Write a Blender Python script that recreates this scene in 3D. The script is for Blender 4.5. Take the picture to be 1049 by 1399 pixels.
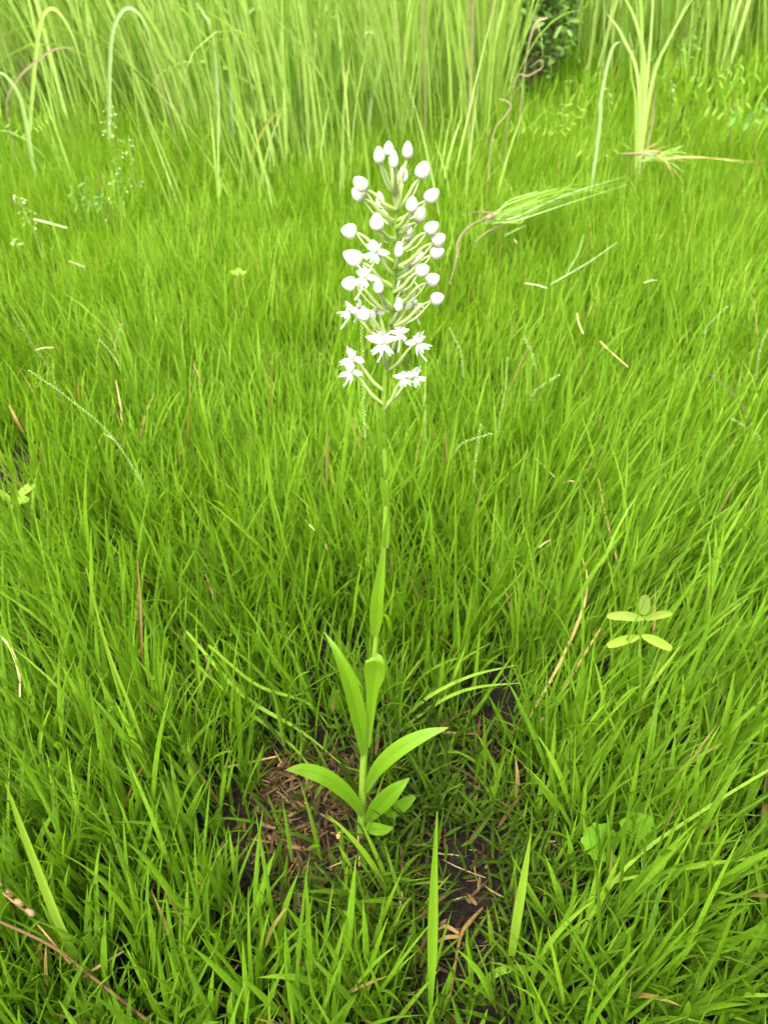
import bpy, math, random
import numpy as np
from mathutils import Vector

R = math.radians
rng = np.random.default_rng(7)
random.seed(7)
for _o in list(bpy.data.objects):
    bpy.data.objects.remove(_o)
SC = bpy.context.scene
COL = SC.collection

# ------------------------------------------------------------------ camera, sky, sun, exposure
CAM_H, PITCH, FOV = 0.72, 38.0, 60.0
cam_d = bpy.data.cameras.new('camera')
cam = bpy.data.objects.new('camera', cam_d)
COL.objects.link(cam)
cam.location = (0, 0, CAM_H)
cam.rotation_euler = (R(90 - PITCH), 0, 0)
cam_d.sensor_fit = 'VERTICAL'
cam_d.sensor_height = 24.0
cam_d.lens = 12.0 / math.tan(R(FOV / 2))
cam_d.clip_start = 0.02
cam_d.clip_end = 600.0
cam_d.dof.use_dof = True
cam_d.dof.focus_distance = 0.60
cam_d.dof.aperture_fstop = cam_d.lens / 2.2          # lens opening about 2.2 mm across
SC.camera = cam

W = bpy.data.worlds.new('World')
SC.world = W
W.use_nodes = True
wn = W.node_tree
sky = wn.nodes.new('ShaderNodeTexSky')
sky.sky_type = 'NISHITA'
sky.sun_disc = False
SUN_EL, SUN_AZ = 62.0, 205.0                           # azimuth clockwise from +Y
sky.sun_elevation = R(SUN_EL)
sky.sun_rotation = R(SUN_AZ)
sky.air_density = 1.0
sky.dust_density = 7.0
sky.ozone_density = 0.3
bg = wn.nodes['Background']
bg.inputs['Strength'].default_value = 0.14
hs = wn.nodes.new('ShaderNodeHueSaturation')           # cloud: the same sky with little blue left in it
hs.inputs['Saturation'].default_value = 0.25
wn.links.new(sky.outputs[0], hs.inputs['Color'])
wn.links.new(hs.outputs[0], bg.inputs['Color'])

sun_d = bpy.data.lights.new('sun', 'SUN')
sun_d.energy = 1.5
sun_d.angle = R(28)
sun_d.color = (1.0, 0.96, 0.88)
sun = bpy.data.objects.new('sun', sun_d)
COL.objects.link(sun)
_dir = Vector((math.sin(R(SUN_AZ)) * math.cos(R(SUN_EL)), math.cos(R(SUN_AZ)) * math.cos(R(SUN_EL)), math.sin(R(SUN_EL))))
sun.rotation_euler = _dir.to_track_quat('Z', 'Y').to_euler()
sun.location = _dir * 20

SC.view_settings.view_transform = 'Standard'
SC.view_settings.look = 'None'
SC.view_settings.gamma = 1.0
SC.view_settings.exposure = 2.24
SC.view_settings.use_curve_mapping = False
SC.cycles.max_bounces = 8
SC.cycles.diffuse_bounces = 4
SC.cycles.transmission_bounces = 4
SC.cycles.glossy_bounces = 2

# ------------------------------------------------------------------ picture <-> world helpers
F = 699.5 / math.tan(R(FOV / 2))
_cp, _sp = math.cos(R(PITCH)), math.sin(R(PITCH))

def ray(px, py):
    a, b = (px - 524.5) / F, (699.5 - py) / F
    return np.array([a, _cp + b * _sp, -_sp + b * _cp])

def S(px, py, Y):
    """the point at distance Y in front of the camera seen at a pixel of the photograph"""
    d = ray(px, py)
    return np.array([0, 0, CAM_H]) + d * (Y / d[1])

def G(px, py, z=0.0):
    """the point at height z seen at a pixel of the photograph"""
    d = ray(px, py)
    return np.array([0, 0, CAM_H]) + d * ((z - CAM_H) / d[2])

def smooth(a, b, x):
    t = np.clip((x - a) / (b - a), 0, 1)
    return t * t * (3 - 2 * t)

def wav(x, y, s, ph=0.0):
    """smooth irregular field, about -1..1, features of size s"""
    return (np.sin(x / s * 1.7 + 1.3 * np.sin(y / s * 1.1 + ph) + ph) + np.sin(y / s * 1.9 + 1.7 * np.sin(x / s * 0.9 + 2 * ph) + 2.1 * ph)
            + 0.6 * np.sin((x + y) / s * 2.9 + ph * 3.3) + 0.6 * np.sin((x - 0.7 * y) / s * 3.7 + 1.9 * ph)) / 2.6

ORCHID = G(494, 1146)
OY = ORCHID[1]

def spot(x, y, c, r):
    return np.exp(-(((x - c[0]) ** 2 + (y - c[1]) ** 2) / r ** 2))

_patch_c = G(510, 1160)
_soil = [(G(375, 1090), .050), (G(410, 1120), .040), (G(350, 1190), .036), (G(625, 1190), .038), (G(640, 1270), .038), (G(650, 1230), .034), (G(610, 1350), .032), (G(640, 1330), .030), (G(455, 1140), .026), (G(330, 1060), .026), (G(440, 1200), .022)]
_hole = G(-8, 655)
def hole(x, y):
    return 1 - np.clip(1.3 * np.maximum(np.maximum(spot(x, y, _hole, .085), spot(x, y, _hole + np.array([0.0, -.16, 0]), .075)), spot(x, y, _hole + np.array([0.01, -.08, 0]), .09)), 0, 0.97)

def patch(x, y):
    """1 in the bare, trampled patch round the orchid, 0 in the meadow"""
    u = (x - _patch_c[0] - 0.01) / 0.148
    v = (y - _patch_c[1]) / np.where(y > _patch_c[1], 0.135, 0.120 + 0.05 * smooth(-0.02, 0.05, x))
    r = np.sqrt(u * u + v * v) + 0.16 * wav(x, y, 0.045, 1.0)
    return 1 - smooth(0.82, 1.12, r)

def soil(x, y):
    v = np.zeros_like(x)
    for c, r in _soil:
        v = np.maximum(v, spot(x, y, c, r))
    v = np.maximum(v, 0.9 * spot(x, y, _hole, 0.09))
    return v

def gz(x, y):
    x, y = np.asarray(x, float), np.asarray(y, float)
    far = smooth(0.9, 2.0, np.hypot(x, y - 0.4))
    z = 0.030 * wav(x, y, 0.42, 0.7) * far + 0.006 * wav(x, y, 0.06, 2.2) * (1 - np.exp(-((x - ORCHID[0]) ** 2 + (y - OY) ** 2) / 0.02 ** 2))
    return z - 0.008 * patch(x, y) * (1 - spot(x, y, ORCHID, 0.03)) * 0.5 + 0.004 * spot(x, y, ORCHID, .05)

# ------------------------------------------------------------------ materials
MATS = {}

def nodes_of(name):
    m = bpy.data.materials.new(name)
    m.use_nodes = True
    nt = m.node_tree
    for n in list(nt.nodes):
        nt.nodes.remove(n)
    MATS[name] = m
    return m, nt, nt.nodes, nt.links

def plant_mat(name, ramp, trans=(0.2, 0.35, 0.02), tw=0.4, rough=0.42, spec=0.35, tip=None, base=None, veins=40.0, vein=0.16, dead=None, deadfrom=0.94, bump=0.0006, midrib=-0.10, spots=0.0):
    """a thin living tissue. 'var' holds (random, along, across, random2) per vertex."""
    m, nt, N, L = nodes_of(name)
    at = N.new('ShaderNodeAttribute'); at.attribute_name = 'var'
    sx = N.new('ShaderNodeSeparateColor'); L.new(at.outputs['Color'], sx.inputs[0])
    cr = N.new('ShaderNodeValToRGB'); L.new(sx.outputs[0], cr.inputs[0])
    el = cr.color_ramp.elements
    while len(el) > 1:
        el.remove(el[0])
    for i, (p, c) in enumerate(ramp):
        e = el[0] if i == 0 else el.new(p)
        e.position = p; e.color = (*c, 1)
    col = cr.outputs[0]

    def mix(fac, a, b, mode='MIX'):
        n = N.new('ShaderNodeMix'); n.data_type = 'RGBA'; n.blend_type = mode
        if isinstance(fac, float): n.inputs[0].default_value = fac
        else: L.new(fac, n.inputs[0])
        for s, v in ((6, a), (7, b)):
            if isinstance(v, tuple): n.inputs[s].default_value = (*v, 1)
            else: L.new(v, n.inputs[s])
        return n.outputs[2]

    def mrange(v, a, b, c=0.0, d=1.0):
        n = N.new('ShaderNodeMapRange'); L.new(v, n.inputs[0])
        for i, q in enumerate((a, b, c, d)): n.inputs[i + 1].default_value = q
        return n.outputs[0]

    def math_(op, a, b=None):
        n = N.new('ShaderNodeMath'); n.operation = op
        for i, v in enumerate((a, b)):
            if v is None: continue
            if isinstance(v, (int, float)): n.inputs[i].default_value = v
            else: L.new(v, n.inputs[i])
        return n.outputs[0]
    if base:
        col = mix(mrange(sx.outputs[1], 0.0, 0.22, 0.75, 0.0), col, base)
    if tip:
        col = mix(mrange(sx.outputs[1], 0.78, 1.0, 0.0, 0.85), col, tip)
    if dead:
        f = mrange(sx.outputs[0], deadfrom - 0.004, deadfrom + 0.004)
        col = mix(f, col, dead)
    # veins and blotches belong to the leaf
    wv = math_('SINE', math_('MULTIPLY', sx.outputs[2], veins))
    nz = N.new('ShaderNodeTexNoise'); nz.inputs['Scale'].default_value = 90.0; nz.inputs['Detail'].default_value = 3.0
    f = math_('ADD', math_('MULTIPLY', wv, vein), math_('MULTIPLY', math_('SUBTRACT', nz.outputs[0], 0.5), 0.55))
    if spots:
        n2 = N.new('ShaderNodeTexNoise'); n2.inputs['Scale'].default_value = 420.0; n2.inputs['Detail'].default_value = 2.0
        f = math_('ADD', f, mrange(n2.outputs[0], 0.63, 0.72, 0.0, -spots))
    f = math_('ADD', f, mrange(math_('ABSOLUTE', sx.outputs[2]), 0.03, 0.16, midrib, 0.0))
    hs = N.new('ShaderNodeHueSaturation'); L.new(col, hs.inputs['Color']); L.new(math_('ADD', f, 1.0), hs.inputs['Value'])
    col = hs.outputs[0]
    pr = N.new('ShaderNodeBsdfPrincipled')
    L.new(col, pr.inputs['Base Color'])
    pr.inputs['Roughness'].default_value = rough
    pr.inputs['Specular IOR Level'].default_value = spec
    if bump:
        bp = N.new('ShaderNodeBump'); bp.inputs['Strength'].default_value = 0.5; bp.inputs['Distance'].default_value = bump
        L.new(f, bp.inputs['Height']); L.new(bp.outputs[0], pr.inputs['Normal'])
    tr = N.new('ShaderNodeBsdfTranslucent')
    L.new(mix(1.0, col, trans, 'MULTIPLY'), tr.inputs['Color'])
    sh = N.new('ShaderNodeMixShader'); sh.inputs[0].default_value = tw
    L.new(pr.outputs[0], sh.inputs[1]); L.new(tr.outputs[0], sh.inputs[2])
    out = N.new('ShaderNodeOutputMaterial'); L.new(sh.outputs[0], out.inputs[0])
    return m

GREEN = [(0.0, (0.062, 0.132, 0.005)), (0.3, (0.094, 0.190, 0.007)), (0.6, (0.124, 0.238, 0.010)), (0.85, (0.160, 0.285, 0.017)), (1.0, (0.220, 0.320, 0.036))]
STRAW = (0.25, 0.19, 0.06)
plant_mat('meadow_blade', GREEN, (1.75, 1.75, 0.7), 0.45, rough=0.55, spec=0.16, tip=None, dead=STRAW, deadfrom=0.965)
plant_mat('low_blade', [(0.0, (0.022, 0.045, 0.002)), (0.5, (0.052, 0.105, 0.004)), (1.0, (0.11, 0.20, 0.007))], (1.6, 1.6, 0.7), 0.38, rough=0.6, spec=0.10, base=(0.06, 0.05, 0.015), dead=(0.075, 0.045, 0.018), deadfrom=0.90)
plant_mat('reed_blade', [(0.0, (0.125, 0.265, 0.022)), (0.4, (0.250, 0.385, 0.058)), (0.8, (0.355, 0.475, 0.115)), (1.0, (0.44, 0.53, 0.19))], (1.35, 1.3, 0.9), 0.45, rough=0.42, dead=(0.33, 0.27, 0.14), deadfrom=0.965)
plant_mat('pale_blade', [(0.0, (0.24, 0.36, 0.10)), (1.0, (0.40, 0.47, 0.24))], (1.2, 1.2, 1.0), 0.35, rough=0.3, spec=0.6)
plant_mat('straw', [(0.0, (0.17, 0.095, 0.025)), (0.5, (0.27, 0.195, 0.060)), (1.0, (0.43, 0.36, 0.16))], (1.2, 1.1, 0.9), 0.2, rough=0.6, spec=0.25)
plant_mat('dead_leaf', [(0.0, (0.014, 0.009, 0.004)), (0.45, (0.040, 0.025, 0.010)), (0.8, (0.075, 0.047, 0.019)), (1.0, (0.15, 0.10, 0.042))], (1.2, 1.0, 0.8), 0.12, rough=0.75, spec=0.06)
plant_mat('pink_straw', [(0.0, (0.13, 0.095, 0.048)), (1.0, (0.27, 0.235, 0.12))], (1.1, 1.0, 0.9), 0.2, rough=0.6)
plant_mat('orchid_leaf', [(0.0, (0.075, 0.180, 0.006)), (1.0, (0.130, 0.250, 0.009))], (1.6, 1.6, 0.9), 0.40, rough=0.42, spec=0.3, tip=(0.15, 0.22, 0.03), base=(0.12, 0.22, 0.02), veins=26.0, vein=0.09, midrib=-0.14, bump=0.0012, spots=0.35)
plant_mat('orchid_stem', [(0.0, (0.090, 0.185, 0.009)), (1.0, (0.185, 0.300, 0.032))], (1.3, 1.3, 0.9), 0.15, rough=0.4, veins=20.0, vein=0.06)
plant_mat('orchid_pedicel', [(0.0, (0.28, 0.39, 0.08)), (1.0, (0.52, 0.58, 0.30))], (1.1, 1.1, 0.9), 0.25, rough=0.4, veins=14.0, vein=0.05)
plant_mat('orchid_petal', [(0.0, (0.26, 0.33, 0.10)), (0.3, (0.52, 0.54, 0.40)), (1.0, (0.63, 0.63, 0.56))], (1.0, 1.0, 0.97), 0.30, rough=0.5, spec=0.25, veins=18.0, vein=0.02, bump=0.0)
plant_mat('weed_leaf', [(0.0, (0.09, 0.20, 0.015)), (0.5, (0.185, 0.275, 0.024)), (1.0, (0.27, 0.36, 0.075))], (1.3, 1.3, 0.9), 0.38, rough=0.5, spec=0.15, veins=30.0, vein=0.05)
plant_mat('broad_leaf', [(0.0, (0.075, 0.185, 0.006)), (1.0, (0.12, 0.25, 0.010))], (1.6, 1.6, 0.7), 0.4, rough=0.6, spec=0.08, veins=40.0, vein=0.05)
plant_mat('blue_leaf', [(0.0, (0.07, 0.16, 0.025)), (1.0, (0.16, 0.27, 0.06))], (1.2, 1.3, 0.9), 0.3, rough=0.6, spec=0.1, veins=30.0, vein=0.05)
plant_mat('seed_green', [(0.0, (0.12, 0.22, 0.03)), (0.5, (0.24, 0.33, 0.08)), (1.0, (0.48, 0.52, 0.27))], (1.0, 1.0, 0.9), 0.25, veins=9.0, vein=0.08)
plant_mat('seed_dark', [(0.0, (0.07, 0.06, 0.03)), (0.6, (0.18, 0.15, 0.06)), (1.0, (0.52, 0.48, 0.30))], (1.0, 1.0, 0.9), 0.15, veins=9.0, vein=0.08)
plant_mat('seed_brown', [(0.0, (0.10, 0.05, 0.025)), (1.0, (0.22, 0.135, 0.07))], (1.0, 1.0, 0.9), 0.05, rough=0.35, veins=14.0, vein=0.2)
plant_mat('red_stem', [(0.0, (0.22, 0.10, 0.05)), (1.0, (0.26, 0.17, 0.06))], (1.1, 1.0, 0.9), 0.1, veins=9.0)
plant_mat('twig_bark', [(0.0, (0.06, 0.045, 0.035)), (1.0, (0.15, 0.10, 0.08))], (1.0, 1.0, 1.0), 0.0, rough=0.8, veins=9.0)

def soil_mat():
    m, nt, N, L = nodes_of('soil')
    tc = N.new('ShaderNodeNewGeometry')
    n1 = N.new('ShaderNodeTexNoise'); n1.inputs['Scale'].default_value = 28; n1.inputs['Detail'].default_value = 8
    n2 = N.new('ShaderNodeTexNoise'); n2.inputs['Scale'].default_value = 260; n2.inputs['Detail'].default_value = 5
    n3 = N.new('ShaderNodeTexNoise'); n3.inputs['Scale'].default_value = 0.9; n3.inputs['Detail'].default_value = 5
    for n in (n1, n2, n3): L.new(tc.outputs['Position'], n.inputs['Vector'])
    cr = N.new('ShaderNodeValToRGB'); L.new(n1.outputs[0], cr.inputs[0])
    cr.color_ramp.elements[0].position = 0.35; cr.color_ramp.elements[0].color = (0.003, 0.0022, 0.0014, 1)
    cr.color_ramp.elements[1].position = 0.72; cr.color_ramp.elements[1].color = (0.0105, 0.0076, 0.0046, 1)
    c2 = N.new('ShaderNodeValToRGB'); L.new(n2.outputs[0], c2.inputs[0])
    c2.color_ramp.elements[0].position = 0.35; c2.color_ramp.elements[0].color = (0.5, 0.5, 0.5, 1)
    c2.color_ramp.elements[1].position = 0.70; c2.color_ramp.elements[1].color = (1.9, 1.7, 1.5, 1)
    mx = N.new('ShaderNodeMix'); mx.data_type = 'RGBA'; mx.blend_type = 'MULTIPLY'; mx.inputs[0].default_value = 1
    L.new(cr.outputs[0], mx.inputs[6]); L.new(c2.outputs[0], mx.inputs[7])
    # beyond the modelled meadow the same grass goes on as a green sward
    c3 = N.new('ShaderNodeValToRGB'); L.new(n3.outputs[0], c3.inputs[0])
    c3.color_ramp.elements[0].position = 0.3; c3.color_ramp.elements[0].color = (0.060, 0.140, 0.010, 1)
    c3.color_ramp.elements[1].position = 0.7; c3.color_ramp.elements[1].color = (0.130, 0.220, 0.022, 1)
    ln = N.new('ShaderNodeVectorMath'); ln.operation = 'LENGTH'; L.new(tc.outputs['Position'], ln.inputs[0])
    mr = N.new('ShaderNodeMapRange'); L.new(ln.outputs['Value'], mr.inputs[0])
    mr.inputs[1].default_value = 5.0; mr.inputs[2].default_value = 9.0
    m2 = N.new('ShaderNodeMix'); m2.data_type = 'RGBA'; L.new(mr.outputs[0], m2.inputs[0])
    L.new(mx.outputs[2], m2.inputs[6]); L.new(c3.outputs[0], m2.inputs[7])
    pr = N.new('ShaderNodeBsdfPrincipled'); L.new(m2.outputs[2], pr.inputs['Base Color'])
    pr.inputs['Roughness'].default_value = 0.85; pr.inputs['Specular IOR Level'].default_value = 0.12
    ad = N.new('ShaderNodeMath'); ad.operation = 'ADD'; L.new(n1.outputs[0], ad.inputs[0]); L.new(n2.outputs[0], ad.inputs[1])
    bp = N.new('ShaderNodeBump'); bp.inputs['Distance'].default_value = 0.006; bp.inputs['Strength'].default_value = 0.9
    L.new(ad.outputs[0], bp.inputs['Height']); L.new(bp.outputs[0], pr.inputs['Normal'])
    out = N.new('ShaderNodeOutputMaterial'); L.new(pr.outputs[0], out.inputs[0])
soil_mat()

# ------------------------------------------------------------------ mesh helpers
BASE = {}      # object name -> world position of its thing's base

def mesh_of(name, V, Q, T, mat, var):
    me = bpy.data.meshes.new(name)
    nq, ntri = len(Q), len(T)
    me.vertices.add(len(V)); me.vertices.foreach_set('co', np.ascontiguousarray(V, np.float32).ravel())
    idx = np.concatenate([np.asarray(Q, np.int32).ravel(), np.asarray(T, np.int32).ravel()])
    me.loops.add(len(idx)); me.loops.foreach_set('vertex_index', idx)
    me.polygons.add(nq + ntri)
    me.polygons.foreach_set('loop_start', np.concatenate([np.arange(nq) * 4, nq * 4 + np.arange(ntri) * 3]).astype(np.int32))
    me.polygons.foreach_set('loop_total', np.concatenate([np.full(nq, 4), np.full(ntri, 3)]).astype(np.int32))
    me.polygons.foreach_set('use_smooth', np.ones(nq + ntri, bool))
    me.update(calc_edges=True)
    if var is not None:
        a = me.attributes.new('var', 'FLOAT_COLOR', 'POINT')
        a.data.foreach_set('color', np.ascontiguousarray(var, np.float32).ravel())
    me.materials.append(MATS[mat])
    return me

def props(o, label=None, cat=None, group=None, kind=None):
    for k, v in (('label', label), ('category', cat), ('group', group), ('kind', kind)):
        if v: o[k] = v
    return o

class MB:
    """collects shapes, builds them as one mesh object"""
    def __init__(self):
        self.V, self.Q, self.T, self.A, self.n = [], [], [], [], 0

    def add(self, V, Q=(), T=(), var=None):
        V = np.asarray(V, float)
        self.V.append(V)
        if len(Q): self.Q.append(np.asarray(Q, int).reshape(-1, 4) + self.n)
        if len(T): self.T.append(np.asarray(T, int).reshape(-1, 3) + self.n)
        self.A.append(np.tile([0.5, 0.5, 0.5, 0.5], (len(V), 1)) if var is None else np.asarray(var, float))
        self.n += len(V)
        return self

    def build(self, name, mat, parent=None):
        V = np.concatenate(self.V)
        Q = np.concatenate(self.Q) if self.Q else np.zeros((0, 4), int)
        T = np.concatenate(self.T) if self.T else np.zeros((0, 3), int)
        b = BASE[parent.name] if parent else np.zeros(3)
        o = bpy.data.objects.new(name, mesh_of(name, V - b, Q, T, mat, np.concatenate(self.A)))
        COL.objects.link(o)
        if parent: o.parent = parent
        BASE[o.name] = b
        return o

def thing(name, loc, label, cat, group=None):
    o = bpy.data.objects.new(name, None)
    o.empty_display_size = 0.02
    COL.objects.link(o)
    o.location = tuple(loc)
    BASE[o.name] = np.asarray(loc, float)
    return props(o, label, cat, group)

def unit(v):
    v = np.asarray(v, float)
    return v / np.maximum(np.linalg.norm(v, axis=-1, keepdims=True), 1e-9)

def spline(P, n):
    """n points along a smooth curve through P"""
    P = np.asarray(P, float)
    if len(P) == 2:
        t = np.linspace(0, 1, n)[:, None]
        return P[0] * (1 - t) + P[1] * t
    E = np.vstack([2 * P[0] - P[1], P, 2 * P[-1] - P[-2]])
    out = []
    for s in np.linspace(0, len(P) - 1 - 1e-6, n):
        i = int(s); t = s - i
        a, b, c, d = E[i], E[i + 1], E[i + 2], E[i + 3]
        out.append(0.5 * (2 * b + (c - a) * t + (2 * a - 5 * b + 4 * c - d) * t * t + (3 * b - a - 3 * c + d) * t ** 3))
    return np.array(out)

def tangents(P):
    return unit(np.gradient(P, axis=0))

def tube(mb, P, rad, n=8, r=0.5, smooth_n=None, cap=True):
    P = spline(P, smooth_n) if smooth_n else np.asarray(P, float)
    m = len(P)
    rad = np.interp(np.linspace(0, 1, m), np.linspace(0, 1, len(np.atleast_1d(rad))), np.atleast_1d(rad))
    T = tangents(P)
    u = unit(np.cross(T[0], [0.3, 0.9, 0.31]))
    V, A = [], []
    for i in range(m):
        u = unit(u - T[i] * np.dot(u, T[i]))
        w = np.cross(T[i], u)
        th = np.linspace(0, 2 * np.pi, n, endpoint=False)
        V.append(P[i] + rad[i] * (np.cos(th)[:, None] * u + np.sin(th)[:, None] * w))
        A.append(np.stack([np.full(n, r), np.full(n, i / (m - 1)), np.abs(np.linspace(-1, 1, n, endpoint=False)), np.full(n, r)], 1))
    V = np.concatenate(V); A = np.concatenate(A)
    Q = [(i * n + j, i * n + (j + 1) % n, (i + 1) * n + (j + 1) % n, (i + 1) * n + j) for i in range(m - 1) for j in range(n)]
    Tr = []
    if cap:
        V = np.vstack([V, P[-1:] + T[-1:] * rad[-1] * 0.6]); A = np.vstack([A, A[-1:]])
        Tr = [((m - 1) * n + j, (m - 1) * n + (j + 1) % n, m * n) for j in range(n)]
    return mb.add(V, Q, Tr, A)

def ribbon(mb, P, wid, up, n=14, nc=5, fold=0.25, curl=0.0, r=0.5, r2=0.5, wave=0.0, thick=0.0):
    """a leaf: smooth path P, half widths, the side that faces 'up'; fold lifts the margins, nc vertices across"""
    P = spline(P, n)
    T = tangents(P)
    tt = np.linspace(0, 1, n)
    wd = np.interp(tt, np.linspace(0, 1, len(wid)), wid)
    # round the piecewise width a little
    k = np.convolve(np.pad(wd, 2, mode='edge'), [0.1, 0.2, 0.4, 0.2, 0.1], 'valid'); k[0], k[-1] = wd[0], wd[-1]
    wd = k
    up = np.asarray(up, float)
    if up.ndim == 1: up = np.tile(up, (n, 1))
    else: up = spline(up, n)
    side = unit(np.cross(T, up))
    nor = unit(np.cross(side, T))
    us = np.linspace(-1, 1, nc)
    V, A = [], []
    for i in range(n):
        lift = fold * np.abs(us) ** 1.4 * wd[i] - curl * us ** 4 * wd[i] + wave * np.sin(tt[i] * 17 + us * 2) * wd[i]
        V.append(P[i] + us[:, None] * wd[i] * side[i] + lift[:, None] * nor[i])
        A.append(np.stack([np.full(nc, r), np.full(nc, tt[i]), us, np.full(nc, r2)], 1))
    V = np.concatenate(V); A = np.concatenate(A)
    Q = [(i * nc + j, i * nc + j + 1, (i + 1) * nc + j + 1, (i + 1) * nc + j) for i in range(n - 1) for j in range(nc - 1)]
    return mb.add(V, Q, (), A)

def ovoid(mb, c, axis, L, Rr, n=12, m=9, point=0.0, flat=1.0, r=0.5, side=None, lobes=0, lobe=0.0, fat=0.5):
    """egg along axis, L long, Rr half width, tip pointed by 'point'"""
    axis = unit(axis)
    u = unit(np.cross(axis, [0.21, 0.5, 0.83]) if side is None else np.asarray(side) - axis * np.dot(side, axis))
    w = np.cross(axis, u)
    V, A = [], []
    for i in range(m + 1):
        t = i / m
        z = t
        rr = Rr * (np.sin(np.pi * t ** (0.69 / -np.log2(1 - fat) if fat != 0.5 else 1.0)) ** (0.56)) * (1 - point * t ** 3 * 0.6)
        th = np.linspace(0, 2 * np.pi, n, endpoint=False)
        k = 1 + lobe * np.cos(lobes * th) if lobes else np.ones(n)
        V.append(c + axis * (z - 0.5) * L + rr * k[:, None] * (np.cos(th)[:, None] * u + flat * np.sin(th)[:, None] * w))
        A.append(np.stack([np.full(n, r), np.full(n, t), np.cos(th * 2), np.full(n, r)], 1))
    Q = [(i * n + j, i * n + (j + 1) % n, (i + 1) * n + (j + 1) % n, (i + 1) * n + j) for i in range(m) for j in range(n)]
    return mb.add(np.concatenate(V), Q, (), np.concatenate(A))

def blades(root, length, width, head, tilt, bend, face, nseg=6, nc=3, fold=0.35, wmax=0.3, blunt=1.0, rnd=None):
    """arrays of grass blades -> V, Q, var (N blades at once)"""
    N = len(root)
    m = nseg + 1
    t = np.linspace(0, 1, m)
    ang = tilt[:, None] + bend[:, None] * t[None, :] ** 1.6
    hx, hy = np.cos(head)[:, None], np.sin(head)[:, None]
    st = np.stack([np.sin(ang) * hx, np.sin(ang) * hy, np.cos(ang)], -1)
    ds = (length / nseg)[:, None, None]
    P = np.concatenate([np.zeros((N, 1, 3)), np.cumsum((st[:, :-1] + st[:, 1:]) * 0.5 * ds, 1)], 1) + root[:, None, :]
    sd = np.stack([-hy * np.ones_like(ang), hx * np.ones_like(ang), np.zeros_like(ang)], -1)
    no = np.cross(sd, st)
    tw = face[:, None, None] * (0.6 + 0.4 * t[None, :, None])
    side = sd * np.cos(tw) + no * np.sin(tw)
    nor = np.cross(side, st)
    prof = np.where(t < wmax, 0.62 + 0.38 * np.sin(np.minimum(t / wmax, 1) * np.pi / 2), 1 - np.clip((t - wmax) / (1 - wmax), 0, 1) ** (1.9 * blunt))
    prof = np.maximum(prof, 0.02)
    us = np.linspace(-1, 1, nc)
    w = (width[:, None] * 0.5 * prof[None])[:, :, None, None]
    V = P[:, :, None, :] + us[None, None, :, None] * w * side[:, :, None, :]
    if nc > 2: V = V - fold * (1 - np.abs(us))[None, None, :, None] * w * nor[:, :, None, :]
    rnd = rng.random(N) if rnd is None else rnd
    A = np.empty((N, m, nc, 4))
    A[..., 0] = rnd[:, None, None]; A[..., 1] = t[None, :, None]; A[..., 2] = us[None, None, :]; A[..., 3] = rng.random(N)[:, None, None]
    q = np.array([(i * nc + j, i * nc + j + 1, (i + 1) * nc + j + 1, (i + 1) * nc + j) for i in range(m - 1) for j in range(nc - 1)])
    Q = (q[None] + (np.arange(N) * m * nc)[:, None, None]).reshape(-1, 4)
    return V.reshape(-1, 3), Q, A.reshape(-1, 4)

# ------------------------------------------------------------------ the ground
def build_ground():
    def axis(lim0, lim1, fine, c0, c1):
        a = list(np.arange(c0, c1 + 1e-6, fine))
        s = fine
        while a[-1] < lim1: s *= 1.22; a.append(a[-1] + s)
        s = fine
        while a[0] > lim0: s *= 1.22; a.insert(0, a[0] - s)
        return np.array(a)
    xs = axis(-250, 250, 0.012, -0.55, 0.55)
    ys = axis(-250, 250, 0.012, 0.0, 1.1)
    X, Y = np.meshgrid(xs, ys)
    Z = gz(X, Y)
    Z = Z + (0.004 * rng.standard_normal(Z.shape)) * ((np.abs(X) < .6) & (Y < 1.15) & (Y > -.1)) * (0.4 + soil(X, Y))
    nx, ny = len(xs), len(ys)
    i = np.arange(nx * ny).reshape(ny, nx)
    Q = np.stack([i[:-1, :-1], i[:-1, 1:], i[1:, 1:], i[1:, :-1]], -1).reshape(-1, 4)
    mb = MB().add(np.stack([X, Y, Z], -1).reshape(-1, 3), Q)
    props(mb.build('ground', 'soil'), kind='structure', label='dark damp soil under the meadow grass', cat='ground')
build_ground()

# ------------------------------------------------------------------ the meadow
def lean_field(x, y):
    lx = 0.07 * wav(x, y, 0.22, 0.3) + 0.05 * wav(x, y, 0.07, 1.9) + np.where(x > 0.06, 0.13 * smooth(0.06, 0.35, x) * smooth(1.7, 0.5, y), 0.0) - 0.05 * smooth(-0.05, -0.4, x)
    ly = 0.10 * wav(x, y, 0.20, 4.1) + 0.07 * wav(x, y, 0.08, 3.3) - 0.05
    return lx, ly

def height_field(x, y):
    h = 0.118 + 0.022 * wav(x, y, 0.28, 5.2) + 0.014 * wav(x, y, 0.09, 2.7)
    h = h + 0.035 * smooth(0.62, 0.75, y) * smooth(1.05, 0.8, y) * np.exp(-(x / 0.35) ** 2)
    h = h - 0.020 * smooth(0.30, 0.12, y)
    h = h * (1 - 0.45 * patch(x, y))
    return h

def scatter(n_per_m2, x0, x1, y0, y1, keep):
    n = int(n_per_m2 * (x1 - x0) * (y1 - y0))
    x = rng.uniform(x0, x1, n); y = rng.uniform(y0, y1, n)
    k = rng.random(n) < keep(x, y)
    return x[k], y[k]

def wedge(x, y, m=0.30):
    """the ground the picture can see, with a margin for a step aside"""
    return np.abs(x) < 0.50 * np.maximum(y, 0) + m

def from_lean(lx, ly, sd):
    lx = lx + rng.normal(0, sd, len(lx)); ly = ly + rng.normal(0, sd, len(ly))
    return np.arctan2(ly, lx), np.hypot(lx, ly)

grass = MB()
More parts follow.
